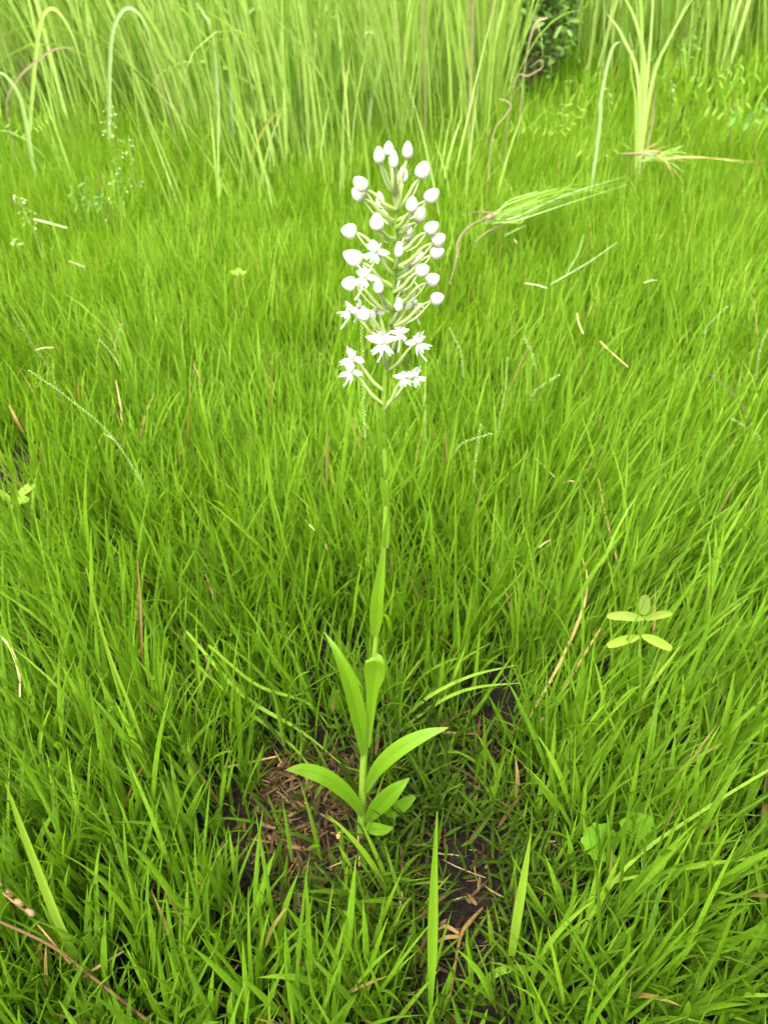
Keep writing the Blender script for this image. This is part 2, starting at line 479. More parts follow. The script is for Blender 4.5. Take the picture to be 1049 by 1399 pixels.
# tillers in the near meadow: a thin shoot with leaves that part from it one by one
def tillers(x, y, hmul=1.0, wmul=1.0, mb=grass, sd=0.16, nleaf=4):
    h = height_field(x, y) * rng.uniform(0.65, 1.25, len(x)) * hmul
    lx, ly = lean_field(x, y)
    hd, tl = from_lean(lx, ly, sd)
    z = gz(x, y) - 0.003
    root = np.stack([x, y, z], 1)
    n = len(x)
    b = rng.uniform(0.0, 0.35, n)
    tone = np.clip(rng.normal(0.48, 0.2, n) + 0.12 * wav(x, y, 0.16, 0.9) - 0.20 * smooth(0.80, 0.40, y), 0, 0.955)  # last term paints foreground shade into the colour of the nearest blades
    V, Q, A = blades(root, h * 0.75, np.full(n, 0.0017) * wmul, hd, tl, b, rng.uniform(-1.5, 1.5, n), nseg=3, nc=2, rnd=tone * 0.8)
    mb.add(V, Q, (), A)
    az0 = rng.uniform(0, 2 * np.pi, n)
    for k in range(nleaf):
        t = (0.08 + 0.62 * k / max(nleaf - 1, 1)) * rng.uniform(0.85, 1.15, n)
        a = tl + b * t ** 1.6 * 0.5
        r = root + np.stack([np.sin(a) * np.cos(hd), np.sin(a) * np.sin(hd), np.cos(a)], 1) * (h * 0.75 * t)[:, None]
        az = az0 + np.pi * k + rng.normal(0, 0.5, n)
        sp = rng.uniform(0.10, 0.50, n) * (1.15 - 0.22 * k)
        vx = np.sin(tl) * np.cos(hd) + sp * np.cos(az); vy = np.sin(tl) * np.sin(hd) + sp * np.sin(az)
        hd2, tl2 = np.arctan2(vy, vx), np.arctan(np.hypot(vx, vy))
        L = np.clip(h * rng.uniform(0.45, 0.95, n), 0.02, 0.16)
        wd = rng.uniform(0.0024, 0.0052, n) * wmul
        tone2 = np.where(rng.random(n) < (0.05 if k == 0 else 0.010), 0.99, np.clip(tone + rng.normal(0.0, 0.12, n), 0, 0.955))
        V, Q, A = blades(r, L, wd, hd2, tl2, rng.uniform(0.0, 0.75, n) ** 1.5, rng.normal(0, 0.5, n), nseg=5, nc=3, rnd=tone2)
        mb.add(V, Q, (), A)

near = lambda x, y: wedge(x, y, 0.22) * (1 - 0.93 * patch(x, y)) * (1 - np.clip(1.2 * soil(x, y), 0, 1)) * hole(x, y) * smooth(1.25, 0.95, y) * (0.75 + 0.35 * wav(x, y, 0.05, 6.0))
x, y = scatter(4300, -0.95, 0.95, -0.12, 1.25, near)
tillers(x, y, wmul=0.92, sd=0.14)
x, y = scatter(4200, -0.6, 0.6, -0.05, 0.62, lambda x, y: wedge(x, y, 0.16) * (1 - patch(x, y)) * (1 - 0.55 * spot(x, y, G(450, 1330), .10)) * (1 - np.clip(1.3 * soil(x, y), 0, 1)) * smooth(0.62, 0.40, y))
tillers(x, y, hmul=0.85, wmul=1.22, sd=0.22, nleaf=4)
# finer, denser turf farther out: tufts of upright blades
def turf(x, y, nb, mb, wlo, whi, hmul=1.0, sd=0.13, nseg=4, nc=2, spread=0.012, tone0=0.5):
    n0 = len(x)
    X = np.repeat(x, nb) + rng.normal(0, spread, n0 * nb); Y = np.repeat(y, nb) + rng.normal(0, spread, n0 * nb)
    n = n0 * nb
    h = np.repeat(rng.uniform(0.75, 1.2, n0), nb) * height_field(X, Y) * rng.uniform(0.45, 1.15, n) * hmul
    lx, ly = lean_field(X, Y)
    lx = lx + np.repeat(rng.normal(0, 0.09, n0), nb); ly = ly + np.repeat(rng.normal(0, 0.09, n0), nb)
    hd, tl = from_lean(lx, ly, sd)
    tone = np.clip(np.repeat(rng.normal(tone0, 0.17, n0), nb) + rng.normal(0, 0.17, n) + 0.10 * wav(X, Y, 0.25, 0.9) + 0.14 * smooth(0.8, 1.8, Y), 0, 0.955)  # distance term paints pale glare into the blade colour, over lighter far grass
    tone = np.where(rng.random(n) < 0.012, 0.99, tone)
    V, Q, A = blades(np.stack([X, Y, gz(X, Y) - 0.003], 1), h, rng.uniform(wlo, whi, n), hd, tl, rng.uniform(0, 0.8, n) ** 1.4, rng.normal(0, 0.7, n), nseg=nseg, nc=nc, rnd=tone)
    mb.add(V, Q, (), A)

x, y = scatter(3300, -1.75, 1.75, 0.55, 2.6, lambda x, y: wedge(x, y, 0.30) * smooth(0.6, 1.0, y) * hole(x, y) * (0.8 + 0.3 * wav(x, y, 0.08, 6.0)))
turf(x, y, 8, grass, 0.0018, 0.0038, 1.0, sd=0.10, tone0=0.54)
x, y = scatter(420, -1.75, 1.75, 0.8, 2.6, lambda x, y: wedge(x, y, 0.30) * np.clip(0.5 + wav(x, y, 0.15, 7.0), 0, 1))
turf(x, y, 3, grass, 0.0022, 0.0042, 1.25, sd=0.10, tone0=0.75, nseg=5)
# fill under the near tillers
x, y = scatter(2100, -1.1, 1.1, -0.12, 1.1, lambda x, y: wedge(x, y, 0.25) * (1 - 0.97 * patch(x, y)) * hole(x, y) * smooth(1.2, 0.9, y))
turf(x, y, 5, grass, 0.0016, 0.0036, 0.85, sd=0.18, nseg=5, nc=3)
x, y = scatter(420, -3.6, 3.6, 2.5, 7.0, lambda x, y: wedge(x, y, 0.6))
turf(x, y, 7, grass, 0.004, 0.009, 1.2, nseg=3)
x, y = scatter(260, -5, 5, 1.6, 7.0, lambda x, y: (~wedge(x, y, 0.6)) & wedge(x, y, 2.0))
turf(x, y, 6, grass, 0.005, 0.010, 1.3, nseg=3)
x, y = scatter(420, -2.2, 2.2, -0.5, 2.4, lambda x, y: ~wedge(x, y, 0.22) * (np.hypot(x, y - .6) < 2.2))
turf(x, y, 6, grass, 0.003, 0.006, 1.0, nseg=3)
props(grass.build('meadow_grass', 'meadow_blade'), 'fresh green meadow grass filling the picture', 'grass', kind='stuff')

# short, trampled grass of the patch round the orchid
low = MB()
def low_tillers(x, y, hm, tone0, upr):
    n = len(x)
    root = np.stack([x, y, gz(x, y) - 0.002], 1)
    hd = rng.uniform(0, 2 * np.pi, n); tl = np.abs(rng.normal(0.55 - 0.35 * upr, 0.32, n))
    h = rng.uniform(0.015, 0.055, n) * hm
    tone = np.clip(rng.normal(tone0, 0.2, n) + 0.25 * wav(x, y, 0.05, 3.1), 0, 0.89)
    V, Q, A = blades(root, h, np.full(n, 0.0013), hd, tl, rng.uniform(0, .5, n), rng.uniform(-1, 1, n), nseg=3, nc=2, rnd=tone)
    low.add(V, Q, (), A)
    az = rng.uniform(0, 6.28, n)
    for k in range(4):
        t = 0.1 + 0.28 * k
        r = root + np.stack([np.sin(tl) * np.cos(hd), np.sin(tl) * np.sin(hd), np.cos(tl)], 1) * (h * t)[:, None]
        a2 = az + np.pi * k + rng.normal(0, .4, n)
        tone2 = np.where(rng.random(n) < (0.14 if k == 0 else 0.03), 0.97, np.clip(tone + rng.normal(0, .12, n), 0, .89))
        V, Q, A = blades(r, rng.uniform(0.014, 0.062, n) * hm, rng.uniform(0.0015, 0.0040, n) * (.8 + .25 * hm), a2, rng.uniform(0.25, 1.0, n) * (1 - .4 * upr), rng.uniform(0, .9, n), rng.normal(0, .5, n), nseg=5, nc=3, rnd=tone2)
        low.add(V, Q, (), A)
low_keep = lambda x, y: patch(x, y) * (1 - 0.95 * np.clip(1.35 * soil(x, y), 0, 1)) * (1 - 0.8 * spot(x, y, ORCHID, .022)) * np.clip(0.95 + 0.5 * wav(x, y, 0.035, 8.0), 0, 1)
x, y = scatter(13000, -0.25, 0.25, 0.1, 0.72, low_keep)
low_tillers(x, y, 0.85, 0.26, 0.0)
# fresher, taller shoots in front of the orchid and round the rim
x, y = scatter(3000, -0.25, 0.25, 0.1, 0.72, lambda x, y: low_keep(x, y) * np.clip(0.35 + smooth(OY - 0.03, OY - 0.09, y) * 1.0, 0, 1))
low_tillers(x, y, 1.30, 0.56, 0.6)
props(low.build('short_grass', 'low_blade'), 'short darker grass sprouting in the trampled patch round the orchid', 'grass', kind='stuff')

# dead leaves and straw lying on the soil
def litter(name, label, n, keep, mat, llo, lhi, wlo, whi, area):
    mb = MB()
    x, y = scatter(n, *area, keep)
    n = len(x)
    root = np.stack([x, y, gz(x, y) + rng.uniform(0.001, 0.007, n)], 1)
    V, Q, A = blades(root, rng.uniform(llo, lhi, n), rng.uniform(wlo, whi, n), rng.uniform(0, 6.28, n), rng.normal(1.5, 0.14, n), rng.normal(0.0, 0.3, n), rng.normal(0, .7, n), nseg=3, nc=3, fold=0.5, blunt=1.3)
    mb.add(V, Q, (), A)
    return props(mb.build(name, mat), label, 'dead leaves', kind='stuff')
_pk = lambda x, y: np.clip(patch(x, y) * (0.07 + 0.9 * spot(x, y, G(375, 1090), .075) + 0.3 * spot(x, y, G(340, 1190), .05)), 0, 1)
litter('dead_leaf_litter', 'brown dead leaf scraps heaped beside the orchid', 110000, _pk, 'dead_leaf', 0.006, 0.024, 0.0010, 0.0036, (-0.25, 0.25, 0.15, 0.72))
litter('straw_litter', 'thin dry straws scattered over the bare soil', 1800, lambda x, y: 0.25 + 0.75 * patch(x, y), 'straw', 0.008, 0.045, 0.0004, 0.0013, (-0.4, 0.4, 0.12, 0.9))

# crumbs of earth and fine roots on the bare soil
mb = MB()
x, y = scatter(30000, -0.25, 0.25, 0.12, 0.72, lambda x, y: np.clip(patch(x, y) * soil(x, y) * 1.2, 0, 1))
n = len(x)
dirs = np.array([[1, 0, 0], [-.5, .87, 0], [-.5, -.87, 0], [.2, .1, 1], [0, 0, -1.0]])
rad = 0.0006 + 0.0030 * rng.random(n) ** 3
V = np.stack([x, y, gz(x, y) + rad * .3], 1)[:, None, :] + dirs[None] * rad[:, None, None] * rng.uniform(.6, 1.4, (n, 5, 1)) + rng.normal(0, .25, (n, 5, 3)) * rad[:, None, None]
tri = np.array([(0, 1, 3), (1, 2, 3), (2, 0, 3), (1, 0, 4), (2, 1, 4), (0, 2, 4)])
mb.add(V.reshape(-1, 3), (), (tri[None] + 5 * np.arange(n)[:, None, None]).reshape(-1, 3))
props(mb.build('soil_crumbs', 'soil'), 'loose dark crumbs of earth on the bare soil', 'soil', kind='stuff')
x, y = scatter(2600, -0.25, 0.25, 0.12, 0.72, lambda x, y: patch(x, y) * soil(x, y))
mb = MB(); n = len(x)
V, Q, A = blades(np.stack([x, y, gz(x, y) + rng.uniform(.0005, .003, n)], 1), rng.uniform(.02, .06, n), rng.uniform(.0003, .0008, n), rng.uniform(0, 6.28, n), rng.normal(1.5, .06, n), rng.normal(0, .25, n), rng.normal(0, 1, n), nseg=6, nc=2, rnd=rng.uniform(.4, 1, n))
mb.add(V, Q, (), A)
props(mb.build('fine_roots', 'dead_leaf'), 'fine pale roots and fibres on the bare soil', 'roots', kind='stuff')

# ------------------------------------------------------------------ tall grass at the back
tall = MB()
def tall_edge(x):
    """where the stand of tall grass begins"""
    return 2.28 + 0.14 * wav(x, x * 0 + 1, 0.35, 1.2) - 0.16 * np.exp(-((x - 0.08) / 0.18) ** 2) + 1.0 * smooth(0.26, 0.50, x) + 0.15 * smooth(-0.3, -0.9, x)
def tall_stand(n_per, x0, x1, y0, y1, keep, wlo, whi, hlo, hhi, nb=6):
    x, y = scatter(n_per, x0, x1, y0, y1, keep)
    n0 = len(x); n = n0 * nb
    X = np.repeat(x, nb) + rng.normal(0, 0.022, n); Y = np.repeat(y, nb) + rng.normal(0, 0.022, n)
    h = np.repeat(rng.uniform(0.8, 1.15, n0), nb) * rng.uniform(hlo, hhi, n)
    lx = np.repeat(rng.normal(-0.05, 0.08, n0), nb) - 0.06 * smooth(0.2, -0.8, X); ly = np.repeat(rng.normal(-0.02, 0.07, n0), nb)
    hd, tl = from_lean(lx, ly, 0.085)
    bend = np.where(rng.random(n) < 0.06, rng.uniform(0.8, 2.6, n), rng.uniform(0, 0.45, n))
    tone = np.clip(np.repeat(rng.normal(0.52, 0.18, n0), nb) + rng.normal(0, 0.16, n), 0, 0.955)
    tone = np.where(rng.random(n) < 0.015, 0.99, tone)
    V, Q, A = blades(np.stack([X, Y, gz(X, Y) - 0.004], 1), h, rng.uniform(wlo, whi, n), hd, tl, bend, rng.normal(0, .8, n), nseg=8, nc=3, fold=0.4, wmax=0.35, rnd=tone)
    tall.add(V, Q, (), A)
_right_thin = lambda x: 1 - 0.72 * smooth(0.28, 0.55, x)
tall_stand(290, -2.2, 2.2, 1.9, 3.2, lambda x, y: smooth(-0.05, 0.25, y - tall_edge(x)) * wedge(x, y, .5) * _right_thin(x), 0.0045, 0.0095, 0.42, 0.90)
# lower blades run out into the meadow in front of the stand
tall_stand(60, -1.8, 1.8, 1.4, 2.8, lambda x, y: smooth(-0.55, 0.0, y - tall_edge(x)) * wedge(x, y, .4) * smooth(0.25, 0.1, y - tall_edge(x)) * _right_thin(x), 0.003, 0.0065, 0.16, 0.44, nb=3)
tall_stand(120, -3.2, 3.2, 3.1, 5.8, lambda x, y: wedge(x, y, .7) * (1 - 0.6 * smooth(0.3, 0.6, x) * smooth(4.0, 3.2, y)), 0.007, 0.014, 0.6, 1.0)
tall_stand(7, -9, 9, 3.0, 11.0, lambda x, y: (y > 5.5) | ~wedge(x, y, .7), 0.012, 0.02, 0.7, 1.1)
props(tall.build('tall_grass', 'reed_blade'), 'stand of tall pale green grass rising behind the meadow', 'tall grass', kind='stuff')
# ------------------------------------------------------------------ the orchid
orchid = thing('white_orchid', ORCHID + np.array([0, 0, gz(ORCHID[0], OY)]), 'tall wild orchid with a spike of white buds and flowers, growing from the bare patch', 'orchid')
STEM_PX = [(493, 1150), (495, 1100), (497, 1040), (503, 980), (511, 905), (516, 850), (522, 780), (527, 710), (528, 650), (524, 590), (526, 530), (531, 470), (536, 410), (540, 350), (541, 300), (542, 262), (541, 240)]
def stem_x(py):
    return float(np.interp(py, [p[1] for p in STEM_PX[::-1]], [p[0] for p in STEM_PX[::-1]]))
def O(px, py, dy=0.0):
    return S(px, py, OY + dy)
mb = MB()
tube(mb, [O(*p) for p in STEM_PX], [0.0042, 0.0037, 0.0031, 0.0025, 0.0022, 0.0020, 0.0020, 0.0020, 0.0019, 0.0019, 0.0019, 0.0017, 0.0015, 0.0014, 0.0012, 0.0010, 0.0007], n=12, smooth_n=70, r=0.55)
stem = mb.build('stem', 'orchid_stem', orchid)
def orchid_leaf(P, wid, up, fold=0.35, r=0.5, label=None, curl=0.1, name='leaf', mat='orchid_leaf'):
    m = MB(); ribbon(m, P, wid, up, n=26, nc=9, fold=fold, curl=curl, r=r, wave=0.02)
    o = m.build(name, mat, orchid)
    if label: o['label'] = label
    return o
ZU = np.array([0, -0.25, 1.0])
# five long leaves round the foot of the stem
orchid_leaf([O(497, 1032, -.004), O(489, 985, -.010), O(476, 932, -.012), O(459, 890, -.008), O(443, 864, 0.002)], [.0028, .0056, .0069, .0062, .0038, .0018, .0003], [0.6, -0.9, 0.35], fold=0.55, r=0.7, label='upright lance leaf, highest of the green leaves')
orchid_leaf([O(497, 1116, -.003), O(478, 1088, -.012), O(447, 1063, -.018), O(415, 1052, -.022), O(392, 1052, -.028)], [.0026, .0046, .0060, .0065, .0060, .0040, .0008], [-0.15, -0.55, 1.0], fold=0.22, r=0.6, label='broad leaf arching out over the dead litter')
orchid_leaf([O(499, 1082, -.003), O(516, 1050, -.010), O(545, 1023, -.014), O(580, 1004, -.014), O(612, 994, -.012)], [.0022, .0046, .0061, .0064, .0054, .0034, .0005], [0.2, -0.6, 1.0], fold=0.28, r=0.75)
orchid_leaf([O(501, 1124, -.004), O(516, 1103, -.012), O(537, 1081, -.018), O(559, 1063, -.018)], [.0026, .0060, .0079, .0074, .0046, .0006], [0.1, -0.75, 0.75], fold=0.25, r=0.45)
orchid_leaf([O(505, 1126, .004), O(530, 1112, .004), O(550, 1100, .002), O(567, 1088, 0.0)], [.0035, .0060, .0062, .0050, .0015], [0.1, -0.6, 0.9], fold=0.25, r=0.35)
orchid_leaf([O(500, 1128, -.006), O(510, 1132, -.016), O(524, 1134, -.024), O(537, 1131, -.03)], [.0030, .0050, .0052, .0040, .0008], [0, -0.5, 1.0], fold=0.3, r=0.4)
orchid_leaf([O(503, 1160, -.004), O(490, 1163, -.008), O(480, 1163, -.010), O(472, 1160, -.012)], [.0030, .0058, .0060, .0050, .0020], [0, -0.5, 1.0], fold=0.12, r=0.2, label='small round basal leaf')
# leaves that clasp the stem higher up
orchid_leaf([O(501, 1020, -.004), O(506, 975, -.006), O(509, 940, -.008), O(512, 918, -.010), O(512, 903, -.013), O(511, 897, -.010)], [.0026, .0032, .0036, .0050, .0076, .0080, .0064, .0026], [0.0, -1, 0.25], fold=0.42, r=0.95, label='clasping leaf with its tip bent back')
orchid_leaf([O(512, 868, -.003), O(514, 845, -.005), O(516, 815, -.006), O(520, 785, -.005), O(524, 750, -.003)], [.0020, .0042, .0046, .0040, .0028, .0014], [-0.1, -1, 0.1], fold=0.55, r=0.85, name='stem_sheath')
for (a, b, c, w) in [((526, 748), (528, 725), (531, 706), .0026), ((528, 690), (525, 668), (522, 652), .0024), ((528, 655), (532, 640), (531, 622), .0024), ((524, 612), (520, 596), (515, 576), .0022), ((525, 590), (522, 572), (518, 556), .0020)]:
    orchid_leaf([O(*a, -.002), O(*b, -.003), O(*c, -.003)], [w * .8, w, w * .7, .0003], [-0.1, -1, 0.1], fold=0.5, r=0.9, name='stem_sheath')

RR = 0.021
def around(px, py, front):
    """place a bloom seen at a pixel on the cylinder of the spike, at its near (+1) or far (-1) side"""
    sx = stem_x(py)
    dx = (px - sx) / 2640
    dy = math.sqrt(max(RR * RR - dx * dx, 0.0)) * front
    return O(px, py, -dy)
def gradient_r(mb, lo, hi):
    for A in mb.A: A[:, 0] = lo + (hi - lo) * np.clip(A[:, 1] * 1.8, 0, 1)
def pedicel(parent, att, end, bulge, bract=True):
    """the green ovary that curves out from the stem, with its thin neck, and the bract under it"""
    out = unit((end - att) * [1, 1, 0.15])
    p1 = att + (end - att) * 0.35 + np.array([0, 0, -1]) * bulge * 0.6 + out * bulge * 0.7
    p2 = att + (end - att) * 0.72 + np.array([0, 0, 0.7]) * bulge
    m = MB(); tube(m, [att, p1, p2, end], [0.00085, 0.00112, 0.00100, 0.00065, 0.00050], n=7, smooth_n=14, r=0.35)
    for A in m.A: A[:, 0] = 0.15 + 0.75 * A[:, 1] ** 1.5
    m.build('pedicel', 'orchid_pedicel', parent)
    if bract:
        m = MB(); low_ = np.array([0, -0.0004, -0.0018])
        ribbon(m, [att + low_ * .5, p1 + low_, att + (end - att) * 0.55 + low_ * 1.3], [.0012, .0018, .0011, .0002], [-out[0], -out[1] - .4, 1.2], n=9, nc=5, fold=0.6, r=0.4)
        m.build('bract', 'orchid_pedicel', parent)
    return unit(end - p2)
# (x, y, half width, half length, near side +1 / far side -1, upright share of the axis)
BUDS = [(518, 212, 7.5, 11.5, .5, .9), (531, 203, 7, 9.5, -.6, .95), (538, 218, 6.3, 12, .9, 1), (557, 205, 7, 11.5, .3, 1), (551, 238, 6.5, 11.5, -.8, .9), (578, 232, 9.8, 12, .4, .75),
        (492, 251, 9.4, 11.5, .6, .55), (489, 265, 9.0, 10, -.4, .45), (519, 274, 6.0, 12, -.9, .8), (563, 279, 8.3, 11.5, .9, .9), (590, 267, 9.6, 11.5, .3, .5), (574, 293, 8.0, 11.5, -.5, .7),
        (515, 303, 10, 12.5, .9, .95), (477, 316, 10.5, 11.2, .3, .12), (590, 311, 9.2, 11, .2, .45), (599, 327, 10, 10.5, .5, .35), (597, 345, 9.4, 10.5, -.4, .3), (545, 341, 6.4, 12, 1, 1),
        (482, 352, 11.5, 15, .4, .35), (578, 369, 9.6, 10.5, .8, .4), (591, 382, 10, 10.8, .4, .35), (477, 388, 10.6, 11.2, .3, .08), (517, 391, 7.4, 11.5, .9, .9), (597, 408, 10.2, 10.6, .4, .25),
        (545, 416, 6.2, 11, 1, .95), (496, 430, 9.5, 10.5, .7, .35), (547, 392, 6, 12, -.9, .8), (557, 318, 6.5, 13, -.9, .6), (572, 352, 7, 10, -.8, .5)]
for i, (px, py, hw, hl, front, upr) in enumerate(BUDS):
    c = around(px, py, front)
    sx = stem_x(py)
    top = py < 245
    ay = py + (36 if top else 12) + 0.46 * abs(px - sx) + (10 if abs(px - sx) < 25 else 0)
    att = O(stem_x(ay) + (px - sx) * 0.02, ay, -0.0012 * front)
    sc = 1 / 2640 * (OY - 0.0 + (c[1] - OY)) / OY
    ax_out = unit((c - att) * [1, 1, 0.0] + 1e-6)
    axis = unit(ax_out * (1 - upr) + np.array([0, 0, 1.0]) * upr + np.array([0, 0, .0]))
    m = MB()
    ovoid(m, c, axis, 2 * hl * sc, hw * sc, n=16, m=12, point=0.05 + 0.12 * random.random() + (.18 if upr > .8 else 0), r=0.5, lobes=3, lobe=0.035, fat=0.455 + 0.05 * random.random())
    gradient_r(m, 0.08, 0.75)
    bud = m.build('flower_bud', 'orchid_petal', orchid)
    end = c - axis * hl * sc * 0.93
    d = pedicel(bud, att, end, 0.0006 + 0.03 * abs(c[0] - att[0]))
    # the nectar spur runs back from the bud beside its stalk
    m = MB()
    q = end + (att - end) * 0.62
    off = np.array([0, -0.0006, -0.0030 if abs(px - sx) > 20 else -0.001])
    tube(m, [end + axis * .0004 + off * .15, end + (att - end) * .3 + off * 1.2, q + off * 1.1 + np.array([0.0008 * random.uniform(-1, 1), 0, 0])], [0.0005, 0.0004, 0.0006], n=6, smooth_n=9, r=0.75)
    m.build('spur', 'orchid_pedicel', bud)

def petal(mb, c, d, L, w, nrm, cup=0.3, bend=0.0, r=0.8, tipw=0.1, wide=0.55):
    """one petal from point c towards d"""
    d = unit(d); nrm = np.asarray(nrm, float); nrm = unit(nrm - d * np.dot(nrm, d))
    P = [c, c + d * L * .5 + nrm * bend * L * .25, c + d * L + nrm * bend * L]
    ribbon(mb, P, [w * .45, w * (.75 + wide * .2), w, w * .85, w * tipw], nrm, n=8, nc=5, fold=cup, r=r)
# (x, y, size in pixels, near/far, spur length)
FLOWERS = [(513, 343, 17, .3, 26), (555, 318, 11, -.9, 14), (498, 377, 17, .5, 30), (560, 364, 15, -.15, 30), (477, 424, 14, .2, 24), (491, 419, 15, -.5, 20), (515, 424, 16, -.2, 22), (565, 414, 18, -.4, 28),
           (548, 394, 11, -.9, 12), (521, 467, 19, .9, 26), (546, 455, 12, .8, 26), (571, 467, 18, .4, 26), (481, 489, 18, .3, 12), (479, 507, 17, .5, 20), (551, 516, 13, .7, 10), (567, 513, 16, .3, 16)]
for i, (px, py, s, front, spur) in enumerate(FLOWERS):
    c = around(px, py, front)
    sx = stem_x(py)
    ay = py + 16 + 0.62 * abs(px - sx) + (14 if abs(px - sx) < 25 else 0)
    att = O(stem_x(ay), ay, -0.0012 * front)
    sc = s * 1.16 / 2640
    out = unit((c - att) * [1, 1, 0.0] + 1e-6)
    if abs(px - sx) < 14 and front > 0: out = np.array([0.05, -1, 0.0])
    fwd = unit(out + np.array([0, -0.75, 0.25]))            # the way the flower looks
    upv = unit(np.array([0, 0, 1.0]) - fwd * fwd[2]); rt = np.cross(fwd, upv)
    j = lambda a=.12: random.uniform(-a, a)
    m = MB()                                                # the hood: dorsal sepal arched over the centre
    petal(m, c - upv * sc * .1, upv + fwd * .25 + rt * j(), sc * 1.0, sc * .30, fwd * -1, cup=0.7, bend=-.18, tipw=.2)
    fl = m.build('open_flower', 'orchid_petal', orchid)
    for sgn in (-1, 1):
        m = MB(); petal(m, c, rt * sgn + upv * (.18 + j(.2)) - fwd * .15, sc * 1.05, sc * .25, fwd, cup=-.25, bend=-.12, tipw=.03)
        m.build('sepal', 'orchid_petal', fl)
        m = MB(); petal(m, c + fwd * sc * .05, rt * sgn * .62 + upv * (.8 + j(.15)), sc * .92, sc * .11, fwd, cup=-.2, bend=.15, tipw=.04)
        m.build('petal', 'orchid_petal', fl)
    m = MB()                                                # the lip: three lobes pointing down and out
    petal(m, c + fwd * sc * .08, -upv * .8 + fwd * .35 + rt * j(), sc * .85, sc * .13, fwd, cup=-.2, tipw=.06, wide=.8)
    for sgn in (-1, 1):
        petal(m, c + fwd * sc * .10 - upv * sc * .15, -upv * (.55 + j(.2)) + fwd * .3 + rt * sgn * .75, sc * .85, sc * .19, fwd, cup=-.3, bend=.1, tipw=.06, wide=.9)
        for q in (.25, .55):                                # the fringe of the side lobes
            petal(m, c + fwd * sc * .10 - upv * sc * .12, -upv * (.15 + q + j(.15)) + fwd * (.35 + j(.2)) + rt * sgn * (1.05 - q * .6), sc * (.95 + j(.15)), sc * .075, fwd, cup=-.2, bend=.12, tipw=.03, wide=.5)
    m.build('lip', 'orchid_petal', fl)
    m = MB(); ovoid(m, c + fwd * sc * .12 + upv * sc * .05, unit(upv + fwd * .4), sc * .5, sc * .19, n=10, m=7, r=0.3)
    for A in m.A: A[:, 0] = 0.12 + 0.3 * A[:, 1]
    m.build('column', 'orchid_petal', fl)
    L = spur / 2640
    m = MB(); b = c - upv * sc * .2
    tube(m, [b, b + np.array([out[0] * .12 * L, -.1 * L, -.45 * L]), b + np.array([(out[0] * .35 + j(.25)) * L, -.1 * L, -L])], [0.00050, 0.00038, 0.00045, 0.0006], n=6, smooth_n=10, r=0.9)
    m.build('spur', 'orchid_petal', fl)
    pedicel(fl, att, c - fwd * sc * .1 - upv * sc * .08, 0.0006 + 0.03 * abs(c[0] - att[0]))
# the young tip of the spike
m = MB()
for dx, dyy, h in ((-7, 0, 26), (3, 2, 30), (9, -3, 28)):
    ribbon(m, [O(541, 285, -.001), O(541 + dx * .6, 262, -.002 + dyy * .0005), O(541 + dx, 285 - h - 22, -.002 + dyy * .0008)], [.0008, .0013, .0009, .0002], [-dx * .05, -1, .2], n=8, nc=5, fold=.6, r=.5)
m.build('tip_bracts', 'orchid_pedicel', orchid)
# ------------------------------------------------------------------ single plants and straws one can pick out
def ground_Y(px, py):
    return float(G(px, py, 0.0)[1])

def upright(pts, Y=None, dys=None):
    """pixels of a standing stalk, foot first -> points on the upright plane through its foot; the foot is sunk to the soil"""
    Y = ground_Y(*pts[0]) if Y is None else Y
    P = [S(px, py, Y + (dys[i] if dys else 0.0)) for i, (px, py) in enumerate(pts)]
    g = gz(P[0][0], P[0][1])
    if P[0][2] > g + 0.01:
        P.insert(0, np.array([P[0][0] + 0.2 * (P[0][0] - P[1][0]), P[0][1], g - 0.003]))
    else:
        P[0] = np.array([P[0][0], P[0][1], g - 0.003])
    return P

def foot(P):
    return np.array(P[0])

def grass_spike(pts, head, label, mat='seed_green', seed=0.0024, Y=None, group='seed heads standing above the meadow grass', rad=0.00042, stalk='orchid_stem'):
    """a thin culm with small grains in two rows along its end; 'head' is the share of the stalk they cover"""
    P = upright(pts, Y)
    t = thing('grass_spike', foot(P), label, 'grass spike', group)
    C = spline(P, 60)
    m = MB(); tube(m, C, [rad * 1.5, rad, rad * .6], n=6, r=0.3)
    st = m.build('stalk', stalk, t)
    C = spline(P, 400); s = np.concatenate([[0], np.cumsum(np.linalg.norm(np.diff(C, axis=0), axis=1))])
    L = s[-1]; a = L * (1 - head); n = max(5, int((L - a) / (seed * 0.80)))
    m = MB()
    for i in range(n):
        q = a + (L - a) * (i + .5) / n
        c = np.array([np.interp(q, s, C[:, k]) for k in range(3)]); d = unit(np.array([np.interp(min(q + .004, L), s, C[:, k]) for k in range(3)]) - c + 1e-6)
        sd = unit(np.cross(d, [0.1, 1, 0.2])) * (1 if i % 2 else -1)
        ovoid(m, c + sd * seed * .30 + d * seed * .3, d + sd * .35, seed * random.uniform(.85, 1.1), seed * .29, n=6, m=5, r=random.uniform(.3, .9) * (.6 if mat == 'seed_dark' else 1), point=.5)
    m.build('seed_row', mat, t)
    return t
